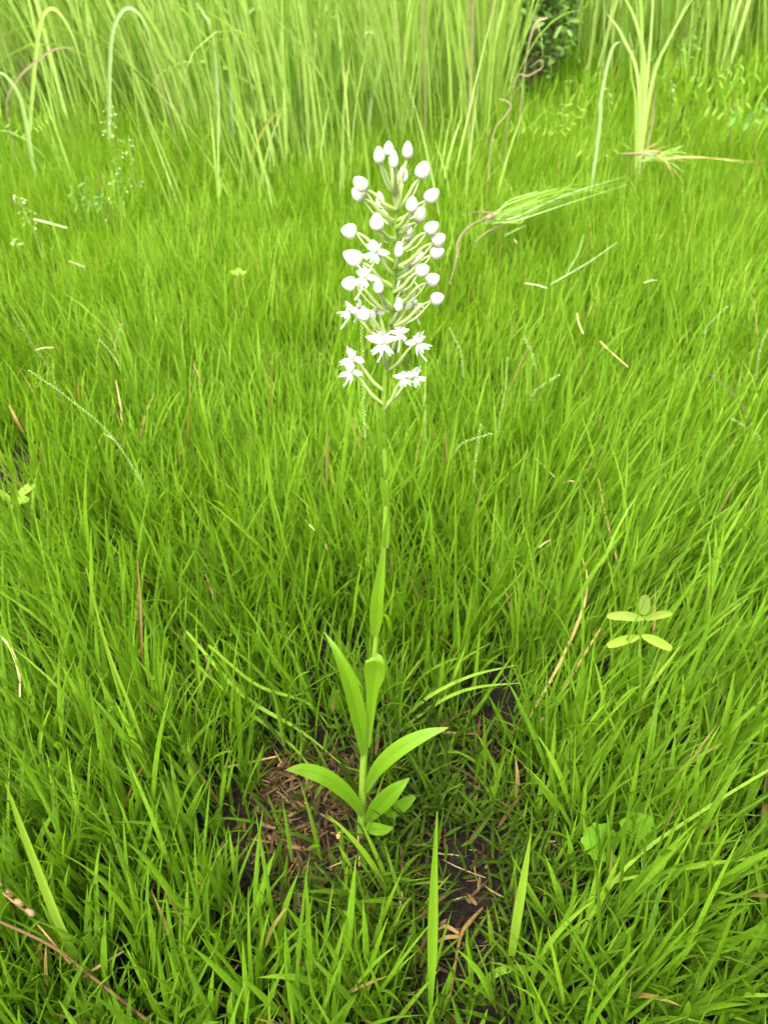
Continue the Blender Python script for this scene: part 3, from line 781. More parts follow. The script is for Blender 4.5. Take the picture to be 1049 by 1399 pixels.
SP = [
 ([(110, 640), (76, 522), (45, 470), (18, 432)], .50, 'dark beaded grass spike leaning at the left edge above the bare hollow', 'seed_dark', .0032),
 ([(250, 760), (165, 612), (95, 545), (40, 506)], .62, 'long green grass spike slanting to the left below the dark beaded one', 'seed_green', .0024),
 ([(200, 600), (168, 512), (152, 482), (136, 464)], .40, 'short pale grass spike tilted left, right of the long slanting one', 'seed_green', .0030),
 ([(514, 880), (508, 760), (501, 640), (497, 560), (495, 500), (494, 440)], .30, 'thin tall grass culm standing close left of the orchid stem', 'seed_green', .0022),
 ([(590, 720), (583, 620), (580, 570), (581, 515)], .40, 'slender beaded spike just right of the lowest orchid flowers', 'seed_green', .0024),
 ([(640, 580), (632, 505), (628, 478), (614, 448)], .50, 'pale hooked grass spike right of the orchid, level with its middle flowers', 'seed_green', .0026),
 ([(722, 620), (730, 535), (729, 492), (716, 460)], .26, 'whitish grass spike pointing up left in the right meadow', 'seed_green', .0036),
 ([(724, 640), (727, 570), (728, 538), (763, 512)], .34, 'whitish grass spike bent over to the right in the right meadow', 'seed_green', .0030),
 ([(672, 690), (682, 580), (690, 532), (693, 488)], .50, 'upright thin beaded spike between the orchid and the bent whitish spike', 'seed_green', .0024),
 ([(608, 740), (619, 655), (625, 611), (671, 592)], .42, 'grass spike forked over at a right angle beside the orchid stem', 'seed_green', .0028),
 ([(640, 760), (647, 660), (651, 615), (657, 580)], .45, 'upright beaded spike behind the right-angled one', 'seed_green', .0026),
 ([(962, 520), (962, 458), (971, 440), (993, 419)], .40, 'small pale spike arching right near the upper right edge', 'seed_green', .0028),
 ([(1028, 580), (1034, 500), (1040, 470), (1048, 450)], .50, 'thin upright spike touching the right edge', 'seed_green', .0028),
 ([(1050, 660), (1022, 572), (998, 535), (969, 511)], .52, 'grey-green spike leaning left near the right edge', 'seed_dark', .0032),
 ([(1075, 680), (1040, 604), (1020, 585), (1000, 572)], .45, 'small pale spike leaning left below the grey-green spike', 'seed_green', .0028),
 ([(976, 640), (973, 580), (975, 545)], .45, 'little pale spike standing among blades left of the leaning pair', 'seed_green', .0024),
 ([(320, 250), (316, 208), (306, 176), (290, 150)], .65, 'faint beaded spike curving left at the foot of the tall grass', 'seed_green', .0036),
 ([(376, 275), (369, 230), (371, 200)], .45, 'faint short spike between the curved spike and the orchid top', 'seed_green', .0040),
 ([(692, 275), (688, 232), (674, 190)], .55, 'faint tilted spike right of the orchid top, near the tall grass', 'seed_green', .0040),
 ([(430, 265), (424, 235), (414, 195)], .45, 'faint thin spike left of the topmost buds', 'seed_green', .0036),
 ([(160, 540), (157, 480), (166, 443)], .40, 'pale upright spike standing behind the short tilted one', 'seed_green', .0030),
 ([(328, 450), (322, 395), (326, 372)], .40, 'tiny whitish spike in the pale swell of grass, left of the orchid', 'seed_green', .0036),
]
for a in SP: grass_spike(a[0], a[1], a[2], a[3], a[4])

def on_top(px, py, z):
    p = G(px, py, z)
    return p + np.array([0, 0, float(gz(p[0], p[1]))])

def stem_bit(name, P, rad, mat, label, cat, group=None, r=.5, n=7, sm=12, part='straw_body'):
    m = MB(); tube(m, P, rad, n=n, smooth_n=sm, r=r)
    o = m.build(name, mat)
    return props(o, label, cat, group)

STRAWS = [
 ((788, 428), (796, 455), .0016, 'straw', .95, 'short white straw standing tilted in the right meadow'),
 ((820, 463), (857, 503), .0014, 'straw', .75, 'tan broken straw lying slantwise on the right meadow'),
 ((728, 628), (758, 656), .0008, 'straw', .8, 'thin tan straw lying in the grass right of the orchid stem'),
 ((771, 664), (783, 664), .0009, 'straw', .9, 'tiny level straw beside the thin tan one'),
 ((735, 751), (752, 740), .0009, 'straw', .95, 'tiny whitish straw rising right in the middle of the meadow'),
 ((417, 708), (440, 738), .0011, 'straw', 1.0, 'whitish straw end left of the orchid stem'),
 ((48, 302), (92, 311), .0024, 'pale_blade', .9, 'whitish straw lying level beside the pale panicle'),
 ((95, 356), (117, 367), .0018, 'pink_straw', .9, 'short pinkish straw lying on the left meadow'),
 ((48, 476), (73, 472), .0012, 'straw', .9, 'pale little straw next to the dark beaded spike'),
 ((143, 592), (159, 603), .0013, 'pink_straw', .9, 'stub of pinkish straw on the long slanting spike'),
 ((717, 389), (748, 391), .0014, 'pale_blade', 1.0, 'white level straw below the cut bundle'),
 ((752, 388), (842, 336), .0014, 'pale_blade', .4, 'long pale stalk lying across the grass below the cut bundle'),
 ((773, 374), (797, 322), .0012, 'pale_blade', .2, 'pale green stalk crossing the long lying one'),
 ((690, 322), (718, 306), .0015, 'pale_blade', .3, 'pale stalk poking from the grass under the cut bundle'),
 ((878, 391), (897, 384), .0012, 'pale_blade', .9, 'small whitish straw on the far right meadow'),
 ((115, 1332), (168, 1297), .0014, 'straw', .45, 'tan straw lying across blades in the lower left corner'),
 ((1028, 1018), (1056, 1021), .0013, 'straw', 1.0, 'white straw end poking in at the right edge'),
 ((300, 1048), (380, 1030), .0012, 'straw', .6, 'tan straw lying behind the dead litter'),
 ((582, 998), (655, 1000), .0013, 'dead_leaf', 1.0, 'reddish straw lying behind the right orchid leaf'),
]
for a, b, rad, mat, r, lab in STRAWS:
    z = .105 if a[1] < 800 else (.02 if mat == 'dead_leaf' or a[0] == 300 else .05)
    A_, B_ = on_top(*a, z), on_top(*b, z + .004)
    mid = (A_ + B_) / 2 + np.array([0, 0, .002]) + unit(np.cross(B_ - A_, [0, 0, 1])) * np.linalg.norm(B_ - A_) * .03
    stem_bit('straw', [A_, mid, B_], [rad, rad * .9, rad * .7], mat, lab, 'straw', 'broken straws on the grass', r=r)
stem_bit('twig', upright([(906, 700), (905, 676), (904, 655), (903, 634)]), [.0022, .0019, .0016], 'twig_bark', 'short dark grey twig standing upright in the right meadow', 'twig', r=.7)
stem_bit('dry_stick', [O(491, 1186, -.03) * [1, 1, 0] + [0, 0, .004], O(491, 1165, -.022), O(489, 1142, -.016)], [.0011, .0012, .0009], 'straw', 'small yellow stick leaning against the foot of the orchid', 'stick', r=.6)
stem_bit('dry_stick', [on_top(538, 1300, .004), on_top(543, 1262, .014), on_top(549, 1220, .028)], [.0013, .0013, .0012], 'straw', 'yellow straw stub leaning over the short grass below the orchid', 'stick', r=.75)

def single_blade(pts, wid, label, mat='meadow_blade', r=.6, up=(0, -.6, 1), mode='up', zs=None, fold=.4, group='single blades that stand out', name='lone_grass', cat='grass', Y=None, dys=None, n=18):
    if zs is None: P = upright(pts, Y, dys)
    else: P = [on_top(px, py, z) for (px, py), z in zip(pts, zs)]
    m = MB(); ribbon(m, P, wid, np.asarray(up, float), n=n, nc=5, fold=fold, r=r, r2=.3)
    o = m.build(name, mat)
    return props(o, label, cat, group)
B = single_blade
B([(588, 1399), (589, 1345), (590, 1292), (591, 1240), (593, 1180), (597, 1108)], [.0009, .0010, .0011, .0012, .0032, .0035, .0034, .0030, .0022, .0012, .0003], 'bright upright grass blade standing before the bare soil', r=.78, up=(.2, -1, .2), Y=ground_Y(588, 1420))
B([(695, 1330), (705, 1260), (715, 1200), (725, 1138)], [.002, .0034, .0034, .0022, .0003], 'pale upright grass blade on the right rim of the bare soil', r=.93, up=(-.2, -1, .3))
B([(655, 1352), (672, 1332), (700, 1323), (740, 1326)], [.0018, .0028, .0030, .0024, .0006], 'short blade arching right over the bare soil', r=.75, zs=[.004, .022, .026, .016])
B([(120, 1340), (85, 1270), (45, 1170), (8, 1070)], [.0022, .0030, .0030, .0022, .0004], 'long bright blade slanting up left in the lower left corner', r=.95, up=(.4, -1, .5))
B([(780, 1250), (835, 1207), (925, 1188), (1060, 1163)], [.0010, .0011, .0011, .0010], 'thin light culm stretching right across the lower right corner', r=.93, zs=[.03, .07, .085, .09], fold=.1)
B([(760, 1330), (850, 1190), (960, 1110), (1075, 1035)], [.0013, .0014, .0013, .0010], 'thin light culm rising to the right edge', r=.9, zs=[.02, .08, .10, .11], fold=.1)
B([(548, 985), (590, 948), (645, 922), (705, 905)], [.0012, .0017, .0016, .0012, .0003], 'light blade arching right behind the right orchid leaf', r=.92, zs=[.02, .06, .075, .075])
B([(555, 992), (605, 955), (650, 938), (712, 930)], [.0012, .0017, .0016, .0012, .0003], 'second light blade arching right, lower than its twin', r=.9, zs=[.02, .05, .06, .06])
B([(255, 862), (330, 945), (410, 996), (468, 1042)], [.0012, .0019, .0018, .0012, .0003], 'long blade drooping from the left onto the bare patch', r=.85, zs=[.10, .065, .04, .012])
B([(262, 900), (330, 962), (395, 1012), (436, 1060)], [.0012, .0018, .0018, .0012, .0003], 'drooping blade just under the long one, behind the litter', r=.8, zs=[.09, .05, .025, .008])
B([(285, 880), (350, 930), (420, 960), (455, 1000)], [.0011, .0016, .0015, .0010, .0002], 'thin drooping blade above the long one, reaching the orchid', r=.75, zs=[.11, .08, .05, .02])
B([(720, 985), (765, 905), (795, 835), (801, 790), (793, 760)], [.0011, .0015, .0014, .0010, .0003], 'curved yellow dry blade in the right meadow', 'straw', .55, zs=[.06, .08, .10, .11, .115], name='dry_grass', cat='dry grass', group='dry blades in the meadow')
B([(735, 990), (768, 942), (800, 892), (830, 842)], [.0010, .0014, .0013, .0010, .0003], 'brownish dry blade crossing below the curved yellow one', 'straw', .3, zs=[.05, .07, .085, .10], name='dry_grass', cat='dry grass', group='dry blades in the meadow')
B([(852, 800), (838, 745), (826, 700), (815, 655)], [.0009, .0011, .0010, .0003], 'thin brown-green dry blade standing right of the middle', 'straw', .25, zs=[.08, .10, .11, .125], name='dry_grass', cat='dry grass', group='dry blades in the meadow')
B([(198, 960), (194, 880), (192, 820), (188, 765)], [.0010, .0013, .0012, .0004], 'brown dry blade standing upright on the left', 'straw', .3, name='dry_grass', cat='dry grass', group='dry blades in the meadow', up=(0, -1, .2))
B([(222, 1095), (185, 985), (145, 880), (118, 775)], [.0010, .0014, .0012, .0004], 'long yellowish blade leaning left beside the brown one', 'meadow_blade', .95, up=(.3, -1, .2), name='dry_grass', cat='dry grass', group='dry blades in the meadow')
B([(168, 580), (164, 550), (158, 515)], [.0012, .0016, .0012, .0004], 'short ochre blade standing in the left meadow', 'straw', .6, zs=[.07, .09, .11], name='dry_grass', cat='dry grass', group='dry blades in the meadow')
B([(276, 528), (271, 512), (264, 497)], [.0010, .0014, .0010, .0003], 'tiny ochre blade above the middle of the left meadow', 'straw', .6, zs=[.08, .10, .115], name='dry_grass', cat='dry grass', group='dry blades in the meadow')
B([(455, 790), (450, 770), (444, 745), (438, 730)], [.0010, .0014, .0012, .0004], 'yellow-green dry blade left of the clasping sheath', 'straw', .8, zs=[.07, .08, .10, .11], name='dry_grass', cat='dry grass', group='dry blades in the meadow')
B([(32, 590), (22, 572), (14, 556)], [.0014, .0018, .0010], 'orange dead blade at the left edge over the hollow', 'straw', .2, zs=[.06, .08, .09], name='dry_grass', cat='dry grass', group='dry blades in the meadow')
B([(709, 344), (706, 336), (701, 328)], [.0012, .0026, .0016, .0004], 'small orange dead leaf hanging under the cut bundle', 'straw', .7, zs=[.08, .10, .11], name='dry_grass', cat='dry grass', group='dry blades in the meadow')
B([(27, 950), (26, 920), (15, 885), (-4, 862)], [.0008, .0012, .0012, .0005], 'pale bent dry blade at the left edge', 'straw', 1.0, zs=[.08, .09, .10, .105], name='dry_grass', cat='dry grass', group='dry blades in the meadow')
stem_bit('dry_stalk', [on_top(-12, 1256, .085), on_top(70, 1292, .075), on_top(130, 1336, .06), on_top(215, 1405, .03)], [.0012, .0013, .0014], 'dead_leaf', 'long brown dry stalk lying across the lower left corner', 'dry stalk', 'dry stalks', r=.85, sm=20)

# the fallen stalk on the bare soil, with its torn side leaves
P = [on_top(606, 1410, .010), on_top(618, 1340, .008), on_top(629, 1278, .010), on_top(641, 1256, .012), on_top(660, 1233, .010)]
t = thing('dry_stalk', P[0], 'broken orange-brown stalk with torn leaves lying on the bare soil', 'dry stalk', 'dry stalks')
m = MB(); tube(m, P, [.0011, .0012, .0014, .0021, .0010], n=8, smooth_n=22, r=.05); m.build('stalk', 'straw', t)
for Q in ([(627, 1272), (610, 1262), (597, 1268)], [(627, 1276), (608, 1278), (592, 1288)], [(612, 1372), (600, 1385), (588, 1402)]):
    m = MB(); ribbon(m, [on_top(*q, .012) for q in Q], [.0012, .0018, .0004], [0, -.4, 1], n=8, nc=5, fold=.4, r=.2); m.build('leaf', 'straw', t)

# brown seeds on a stalk at the lower left edge
P = [on_top(128, 1350, .02), on_top(90, 1308, .06), on_top(40, 1250, .085), on_top(-12, 1208, .10)]
t = thing('seed_stalk', [P[0][0], P[0][1], float(gz(P[0][0], P[0][1]))], 'bent stalk with fat brown seeds at the lower left edge', 'seed stalk')
m = MB(); tube(m, [P[0] * [1, 1, 0]] + P, [.0010, .0009, .0008], n=6, smooth_n=20, r=.5); m.build('stalk', 'red_stem', t)
for px, py in ((-4, 1213), (10, 1224), (24, 1236), (39, 1249)):
    m = MB(); ovoid(m, on_top(px + 2, py - 4, .094), [-.75, .35, .35], .0090, .0027, n=12, m=9, r=random.uniform(.3, 1), point=.5); m.build('seed', 'seed_brown', t)

# ---- small weeds
def leaflet(parent, a, b, w, up=(0, -.5, 1), mat='weed_leaf', r=.6, name='leaflet', fold=.2, tip=.35):
    a, b = np.asarray(a), np.asarray(b)
    m = MB(); ribbon(m, [a, a * .5 + b * .5 + np.array([0, 0, .05 * np.linalg.norm(b - a)]), b], [w * .25, w * .9, w, w, w * .95, w * max(tip, .45)], up, n=12, nc=5, fold=fold, r=r)
    return m.build(name, mat, parent)
Yw = ground_Y(866, 985)
W_ = lambda px, py, dy=0: S(px, py, Yw + dy)
P = upright([(866, 985), (868, 930), (873, 880), (879, 842)], Yw)
t = thing('leafy_seedling', foot(P), 'pale yellow-green seedling with pairs of strap leaflets in the right meadow', 'seedling')
m = MB(); tube(m, P, [.0011, .0008, .0006], n=7, smooth_n=16, r=.8); m.build('stem', 'weed_leaf', t)
fz = -.032
for a, b, w, r in (((878, 846), (829, 841), .0042, .75), ((880, 846), (917, 837), .0040, .7), ((880, 840), (878, 813), .0050, 1.0), ((873, 870), (829, 882), .0044, .6), ((876, 868), (917, 887), .0042, .4)):
    leaflet(t, W_(*a, fz), W_(*b, fz - .012), w, up=(0, -1, .5), r=r)
for a, b, w in (((868, 935), (866, 898), .0070), ((866, 985), (868, 945), .0065)):
    leaflet(t, W_(*a, -.02), W_(*b, -.03), w, up=(.1, -1, .3), mat='broad_leaf', r=.3, name='round_leaf', tip=.6)

def lobed_leaf(parent, c, d, size, up, r):
    """a broad leaf with a scalloped margin"""
    d = unit(np.asarray(d, float)); up = np.asarray(up, float); s = unit(np.cross(d, up)); nrm = np.cross(s, d)
    V, A, Q, T = [c], [[r, 0, 0, .5]], [], []
    n = 40
    for k, rad in enumerate((.5, 1.0)):
        for i in range(n):
            th = -math.pi * .86 + 2 * math.pi * .86 * i / (n - 1)
            rr = size * rad * (1 + .07 * k * math.cos(th * 11)) * (0.86 + .14 * math.cos(th))
            V.append(c + rr * (math.cos(th) * d + math.sin(th) * s) + nrm * (size * (.10 * rad ** 2 * math.cos(th * 5) + .12 * rad)))
            A.append([r, .3 + .4 * rad, math.sin(th * 3), .5])
    for i in range(n - 1):
        T.append((0, 1 + i, 2 + i)); Q.append((1 + i, 1 + n + i, 2 + n + i, 2 + i))
    m = MB(); m.add(np.array(V), Q, T, np.array(A)); return m.build('leaf', 'broad_leaf', parent)
c0 = on_top(846, 1190, 0)
t = thing('lobed_leaf_plant', c0, 'low plant with scalloped round leaves half hidden in the lower right grass', 'weed')
for (px, py, z), d, sz, r in (((822, 1152, .054), (-.6, .5, .2), .0170, .4), ((868, 1140, .060), (.6, .6, .2), .0180, .6), ((848, 1180, .050), (0, -1, .1), .0150, .5)):
    c = on_top(px, py, z)
    m = MB(); tube(m, [c0, (c0 + c) / 2 + [0, 0, .008], c], [.0008, .0007], n=6, smooth_n=9, r=.5); m.build('leaf_stalk', 'broad_leaf', t)
    lobed_leaf(t, c, d, sz, (0, -.6, 1), r)

def pinnate(pts, heads, label, mat='weed_leaf', stem_mat='red_stem', Y=None, size=.012, w=.0022, rad=.0010, group=None, r=.6):
    """a small plant with feathered leaves; heads = pixel lists for the leaf ribs"""
    Y = ground_Y(*pts[0]) if Y is None else Y
    P = upright(pts, Y)
    t = thing('feathery_weed', foot(P), label, 'weed', group)
    m = MB(); tube(m, P, [rad, rad * .7], n=6, smooth_n=14, r=.6); m.build('stem', stem_mat, t)
    for h, npair in heads:
        H = spline([S(px, py, Y - .01 - .01 * i) for i, (px, py) in enumerate(h)], 30)
        m = MB(); tube(m, H, [rad * .7, rad * .4], n=5, r=.6); rb = m.build('leaf_rib', mat, t)
        tg = tangents(H)
        for k in range(npair):
            i = int(4 + 25 * k / max(npair - 1, 1)); c = H[min(i, 29)]; d = tg[min(i, 29)]
            s = unit(np.cross(d, [0, -1, .35]))
            for sg in (-1, 1):
                leaflet(rb, c, c + (s * sg + d * .45) * size * random.uniform(.8, 1.15), w * .62, up=(0, -.8, .7), mat=mat, r=min(1, max(0, r - .3 + random.uniform(-.25, .25))))
    return t
gW = 'feathery weeds in the far meadow'
pinnate([(180, 352), (160, 315), (146, 288), (140, 275)], [([(140, 275), (128, 258), (116, 250)], 2), ([(141, 278), (120, 268), (100, 262)], 3), ([(143, 283), (125, 280), (106, 280)], 3)], 'seedling with a reddish stem and pale feathered leaves on the left', mat='blue_leaf', size=.013, w=.0035, group=gW)
pinnate([(30, 250), (40, 195), (44, 176)], [([(44, 176), (55, 168), (68, 160)], 5), ([(40, 185), (28, 178), (14, 170)], 3)], 'small pale feathered weed at the left edge below the tall grass', size=.014, w=.0035, group=gW)
pinnate([(985, 210), (978, 150), (976, 105)], [([(976, 105), (990, 95), (1010, 88)], 3), ([(976, 110), (1000, 108), (1030, 100)], 4), ([(976, 120), (962, 112), (950, 104)], 3)], 'yellowish feathered weed near the upper right corner', size=.019, w=.0042, group=gW, stem_mat='weed_leaf')
pinnate([(830, 260), (826, 225), (822, 215)], [([(822, 215), (835, 205), (850, 196)], 3), ([(822, 218), (808, 212), (796, 205)], 3)], 'low pale feathered weed left of the far cut bundle', size=.018, w=.004, group=gW)
pinnate([(768, 260), (762, 200), (760, 180)], [([(760, 180), (745, 176), (700, 174)], 6), ([(760, 182), (778, 170), (792, 150)], 5), ([(760, 176), (768, 160), (772, 145)], 3)], 'wide yellow-green feathered weed at the foot of the tall grass', size=.014, w=.0030, group=gW, r=.7, stem_mat='weed_leaf')
pinnate([(1000, 240), (996, 175), (992, 150)], [([(992, 150), (1004, 145), (1018, 140)], 3), ([(992, 154), (980, 148), (968, 146)], 3)], 'small feathered weed below the yellowish one at the right', size=.020, w=.0045, group=gW)
pinnate([(1040, 290), (1030, 190), (1026, 165)], [([(1026, 165), (1036, 158), (1044, 150)], 2), ([(1026, 168), (1012, 164), (1004, 160)], 2)], 'bluish broad-leaved weed at the right edge', mat='blue_leaf', size=.020, w=.007, group=gW)
pinnate([(905, 160), (912, 110), (925, 70)], [([(925, 70), (935, 60), (945, 50)], 3), ([(918, 92), (935, 84), (950, 66)], 4), ([(914, 104), (900, 92), (892, 80)], 3)], 'grey-green weed growing between the reed tuft and the right corner', mat='blue_leaf', size=.017, w=.0036, group=gW)

def low_rosette(px, py, label, arms, mat='weed_leaf', z=.05, L=.03):
    c = on_top(px, py, z); b = np.array([c[0], c[1], float(gz(c[0], c[1]))])
    t = thing('low_weed', b, label, 'weed', 'low weeds in the meadow')
    m = MB(); tube(m, [b, c], [.001, .0008], n=6, smooth_n=5); m.build('stem', mat, t)
    for an, l, w in arms:
        d = np.array([math.cos(an), math.sin(an) * .7, random.uniform(.2, .9)]) * l * L
        leaflet(t, c, c + d, w, mat=mat, r=random.uniform(.4, 1), name='leaf')
    return t
low_rosette(20, 690, 'pale narrow-leaved weed at the left edge beside the bare hollow', [(0.3, 1.1, .0035), (-.6, 1.0, .006), (-1.3, 1.2, .0028), (3.4, .8, .003), (2.6, .7, .003), (.9, .9, .003)], L=.032)
low_rosette(325, 375, 'small pale-leaved weed in the pale swell of grass', [(1.4, .9, .006), (0.2, 1, .004), (2.9, 1, .004), (-1, .6, .004)], z=.09, L=.015)

def panicle(pts, label, n=26, spread=.022, head=.5, Y=None, seed=.0065):
    P = upright(pts, Y)
    t = thing('grass_panicle', foot(P), label, 'grass panicle', 'loose pale panicles')
    C = spline(P, 40)
    m = MB(); tube(m, C, [.0010, .0008, .0004], n=6, r=.5); m.build('stalk', 'seed_green', t)
    for i in range(n):
        k = int(39 * (1 - head * random.random())); a = C[k]; s = spread * (0.35 + .65 * (39 - k) / (39 * head + 1e-6))
        d = np.array([random.uniform(-1, 1), random.uniform(-.6, .6), random.uniform(-.4, .6)]) * s
        m = MB(); tube(m, [a, a + d * .6 + [0, 0, .3 * s], a + d], [.0003, .0003], n=4, smooth_n=6, r=.5); br = m.build('branchlet', 'seed_green', t)
        m = MB(); ovoid(m, a + d, d * .4 + [0, 0, -.3 * s], seed * random.uniform(.8, 1.3), seed * .24, n=6, m=5, r=random.uniform(.4, 1), point=.7); m.build('spikelet', 'seed_green', br)
panicle([(170, 335), (162, 260), (155, 200), (148, 145)], 'loose pale grass panicle standing on the left below the tall grass', n=34, spread=.034, head=.62)
panicle([(190, 300), (182, 230), (176, 185)], 'thin pale panicle right beside the loose one', n=9, spread=.022, head=.5)
panicle([(82, 440), (58, 350), (40, 300), (22, 268)], 'pale ragged panicle leaning over the left meadow', n=18, spread=.022, head=.45)
panicle([(40, 420), (30, 350), (18, 326)], 'short pale panicle at the left edge under the ragged one', n=9, spread=.012, head=.35)
panicle([(842, 200), (832, 150), (828, 120)], 'small pale panicle beside the reed tuft', n=10, spread=.024, head=.5)
panicle([(912, 220), (918, 150), (916, 110)], 'faint panicle right of the reed tuft', n=10, spread=.022, head=.5)
# ---- cut grass left lying
def bundle(label, root, strands, brown):
    t = thing('cut_grass_bundle', root, label, 'cut grass', 'cut grass lying on the meadow')
    for P, w, mat, r in strands:
        m = MB(); ribbon(m, P, [w * .6, w, w * .8, w * .15], [0, -.4, 1], n=16, nc=3, fold=.3, r=r); m.build('strand', mat, t)
    for P, rad in brown:
        m = MB(); tube(m, P, rad, n=7, smooth_n=16, r=.4); m.build('root', 'pink_straw', t)
st = []
for i in range(34):
    far = random.choice([(740, 268), (760, 262), (780, 256), (800, 250), (845, 240), (720, 278)] * 3 + [(905, 222)])
    off = random.gauss(0, 1)
    z = .125 + random.uniform(-.012, .02)
    P = [on_top(663 + random.uniform(-4, 10), 302 + random.uniform(-5, 6), z - .01), on_top(700 + off * 4, 288 + off * 9, z), on_top((700 + far[0]) / 2, (284 + far[1]) / 2 + off * 9 + random.gauss(0, 4), z + .01), on_top(far[0] + off * 14, far[1] + random.gauss(0, 12), z)]
    st.append((P, random.uniform(.0008, .0017), random.choice(['pale_blade', 'meadow_blade', 'meadow_blade', 'reed_blade']), random.uniform(0, .6)))
bundle('cut grass bundle with its brown root end beside the orchid spike', on_top(663, 303, .11), st,
       [([on_top(668, 300, .13), on_top(642, 308, .135), on_top(626, 328, .13), on_top(624, 350, .13), on_top(614, 388, .12)], [.0024, .0019, .0024, .0015, .0007]),
        ([on_top(676, 298, .13), on_top(668, 300, .137), on_top(662, 303, .13)], [.004, .006, .004]),
        ([on_top(700, 291, .13), on_top(665, 287, .13), on_top(642, 291, .13)], [.002, .0016, .001]),
        ([on_top(690, 305, .12), on_top(665, 318, .12), on_top(648, 330, .115)], [.002, .0018, .001])])
st = []
for i in range(30):
    a = random.gauss(0, .5); L = random.uniform(20, 60) if i < 27 else random.uniform(110, 170)
    x0, y0 = 890 + random.uniform(-18, 22), 216 + random.uniform(-8, 10)
    if i >= 27: a = random.gauss(-.01, .03)
    z = .12 + random.uniform(-.01, .03)
    z2 = random.uniform(-.02, .03)
    P = [on_top(x0, y0, z), on_top(x0 + L * .5 * math.cos(a), y0 + L * .5 * math.sin(a) * .7 - 2, z + .008), on_top(x0 + L * math.cos(a), y0 + L * math.sin(a) * .7, z + z2)]
    st.append((P, random.uniform(.0009, .0019), random.choice(['pale_blade', 'straw', 'reed_blade', 'meadow_blade']), random.uniform(.0, .7)))
bundle('tangle of pale cut grass lying farther back at the right', on_top(890, 218, .11), st, [([on_top(905, 216, .13), on_top(880, 214, .135), on_top(845, 210, .13)], [.003, .004, .0015])])

plant_mat('ochre_blade', [(0.0, (0.16, 0.21, 0.02)), (1.0, (0.24, 0.25, 0.03))], (1.3, 1.2, 0.9), 0.4, rough=0.45)
# ---- blades that stand out of the tall stand
gA = 'bent blades of the tall grass'
def reed(pts, wid, label, mat='reed_blade', r=.7, Y=1.75, up=(.2, -1, .3), name='tall_reed', group=gA, fold=.3):
    return B(pts, wid, label, mat, r, up=up, Y=Y, name=name, cat='reed', group=group, fold=fold, n=26)
wb = [.0035, .0046, .0046, .0040, .0026, .0006]
reed([(818, 175), (820, 135), (831, 80), (838, 62), (846, 57)], [.003, .0040, .0040, .0034, .0024, .0008], 'whitish blade curving right at its tip, standing alone before the tall grass', 'pale_blade', .5, Y=2.0)
reed([(300, 230), (297, 130), (290, 45), (278, 18), (268, 4)], wb, 'broad whitish blade with a bent tip above the left of the orchid', 'pale_blade', .5, Y=2.35)
reed([(40, 200), (50, 70), (60, 20), (78, 14), (100, 50), (118, 110)], wb, 'blade arched over like a bow in the upper left corner', r=.75, Y=2.35)
reed([(150, 180), (152, 60), (165, 18), (182, 12), (200, 35), (208, 70)], wb, 'second bow-shaped blade, right of the one in the corner', 'pale_blade', .3, Y=2.4)
reed([(315, 120), (322, 50), (345, 12), (368, 14), (380, 30)], wb, 'hooked pale blade above and left of the orchid', 'pale_blade', .4, Y=2.4)
reed([(420, 160), (412, 60), (400, 10), (388, -30)], wb, 'straight light blade left above the orchid tip', r=.8, Y=2.3)
reed([(505, 150), (520, 80), (514, 48), (500, 44), (492, 60)], wb, 'thin hooked blade right above the orchid tip', 'pale_blade', .2, Y=2.35)
reed([(45, 220), (30, 140), (10, 105), (-12, 95)], wb, 'pale blade bending out at the left edge', 'pale_blade', .2, Y=2.2)
reed([(345, 215), (352, 192), (365, 168), (384, 147)], [.002, .0025, .004, .0042, .0032, .001], 'short ochre blade tilted right at the foot of the tall grass', 'ochre_blade', .7, Y=2.15)
reed([(10, 150), (25, 108), (50, 84), (76, 67), (103, 65)], [.0014, .0022, .0030, .0030, .0022, .0008], 'brown dead blade bent level in the upper left corner', 'pink_straw', .2, Y=2.3, up=(0, -1, .5))
reed([(708, 180), (714, 110), (722, 60), (732, 30), (748, 24)], [.0010, .0015, .0015, .0018, .0045, .0015], 'pale dry stalk with a tuft at its tip before the bush', 'pink_straw', .9, Y=2.3)
reed([(700, 118), (722, 103), (740, 92), (738, 82), (724, 92)], [.0012, .0017, .0017, .0014, .0006], 'curled brown dry blade under the tufted dry stalk', 'pink_straw', .5, Y=2.15)
reed([(672, 190), (688, 160), (698, 145), (690, 137), (680, 135)], [.0010, .0015, .0015, .0012, .0006], 'curled pale dry blade at the foot of the tall grass, right of the orchid', 'pink_straw', 1, Y=2.0)
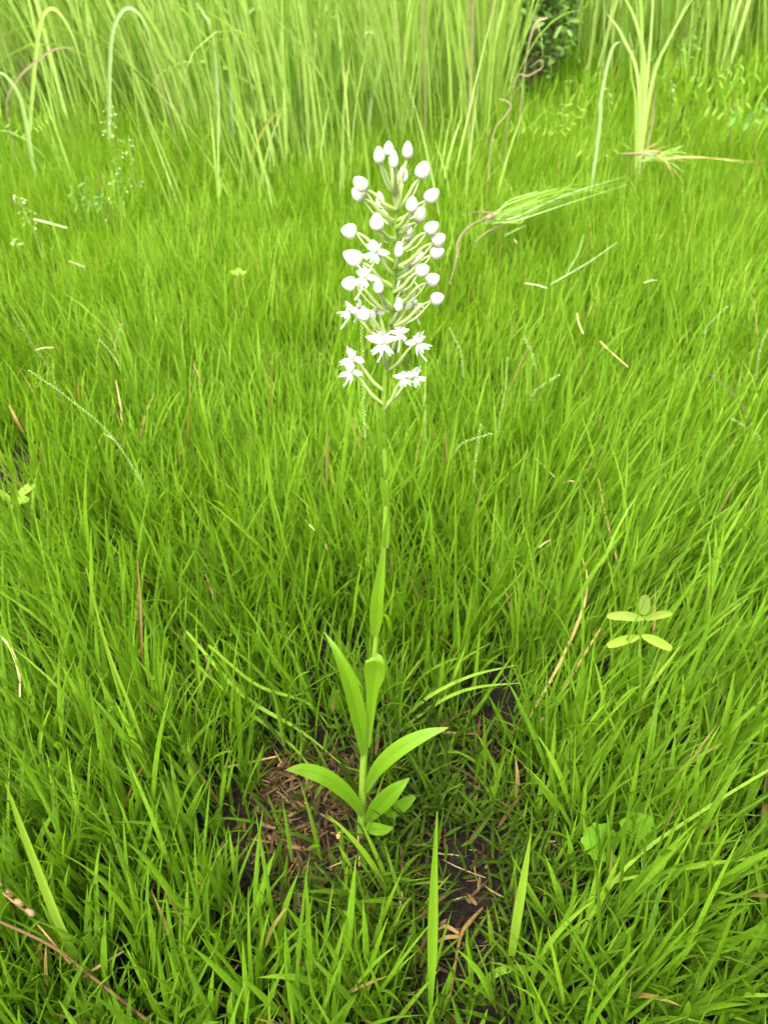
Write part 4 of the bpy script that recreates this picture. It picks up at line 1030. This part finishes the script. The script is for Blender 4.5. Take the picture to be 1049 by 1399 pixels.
# the reed tuft on the right
Yt = 2.1
base = upright([(877, 215), (877, 180)], Yt)[0]
t = thing('reed_tuft', base, 'yellow-green tuft of broad reed blades standing free at the right', 'reed tuft')
for pts, w, r in (([(876, 205), (872, 120), (850, 50), (826, 15)], .0065, .95), ([(878, 205), (880, 110), (868, 30), (840, -25)], .007, .85), ([(880, 205), (888, 120), (915, 50), (950, -10)], .0065, .95), ([(880, 205), (892, 110), (925, 30), (955, -30)], .005, .8),
                  ([(877, 205), (876, 90), (874, -10), (870, -60)], .0065, .7), ([(879, 205), (884, 100), (890, 20), (893, -60)], .006, .9), ([(876, 205), (868, 150), (862, 105), (860, 60)], .005, .6), ([(880, 205), (890, 170), (893, 140), (894, 125)], .005, .98)):
    m = MB(); ribbon(m, [base] + [S(px, py, Yt - .01 * i) for i, (px, py) in enumerate(pts[1:])], [w * .3, w * .5, w * .55, w * .4, w * .06], [.1, -1, .2], n=22, nc=5, fold=.35, r=r); m.build('blade', 'reed_blade', t)
# grey-green bushes among the tall grass
def bush(px, py, Y, w, h, label, n=1100):
    c = S(px, py, Y); b = np.array([c[0], c[1], float(gz(c[0], c[1]))])
    t = thing('small_bush', b, label, 'bush', None)
    tips = []
    for i in range(16):
        e = b + np.array([random.gauss(0, w * .45), random.gauss(0, w * .4), h * random.uniform(.55, 1)])
        m = MB(); pts = [b, b * .5 + e * .5 + np.array([random.gauss(0, .03), 0, .04]), e]; tube(m, pts, [.003, .002, .001], n=6, smooth_n=12, r=.6); m.build('branch', 'twig_bark', t)
        tips.append(spline(pts, 12))
    C = np.array([random.choice(tips)[random.randint(2, 11)] for _ in range(n)]) + rng.normal(0, .035, (n, 3))
    V, Q, A = blades(C, rng.uniform(.02, .045, n), rng.uniform(.010, .018, n), rng.uniform(0, 6.28, n), rng.uniform(.4, 1.6, n), rng.uniform(0, .6, n), rng.normal(0, .6, n), nseg=4, nc=3, fold=.2, wmax=.45, blunt=1.5)
    m = MB().add(V, Q, (), A); f = m.build('foliage', 'blue_leaf', t); f['kind'] = 'stuff'
bush(742, 40, 3.05, .17, .82, 'grey-green bush with reddish stems in the gap of the tall grass')
# yellow scrap of leaf and dew on the blades near the camera
m = MB(); P = [on_top(460, 1146, .016), on_top(465, 1142, .019), on_top(469, 1139, .018)]
ribbon(m, P, [.0014, .0024, .0022, .0008], [0, -.4, 1], n=7, nc=5, fold=.2, r=.6)
props(m.build('fallen_leaf', 'straw'), 'tiny round yellow leaf lying left of the orchid foot', 'fallen leaf')
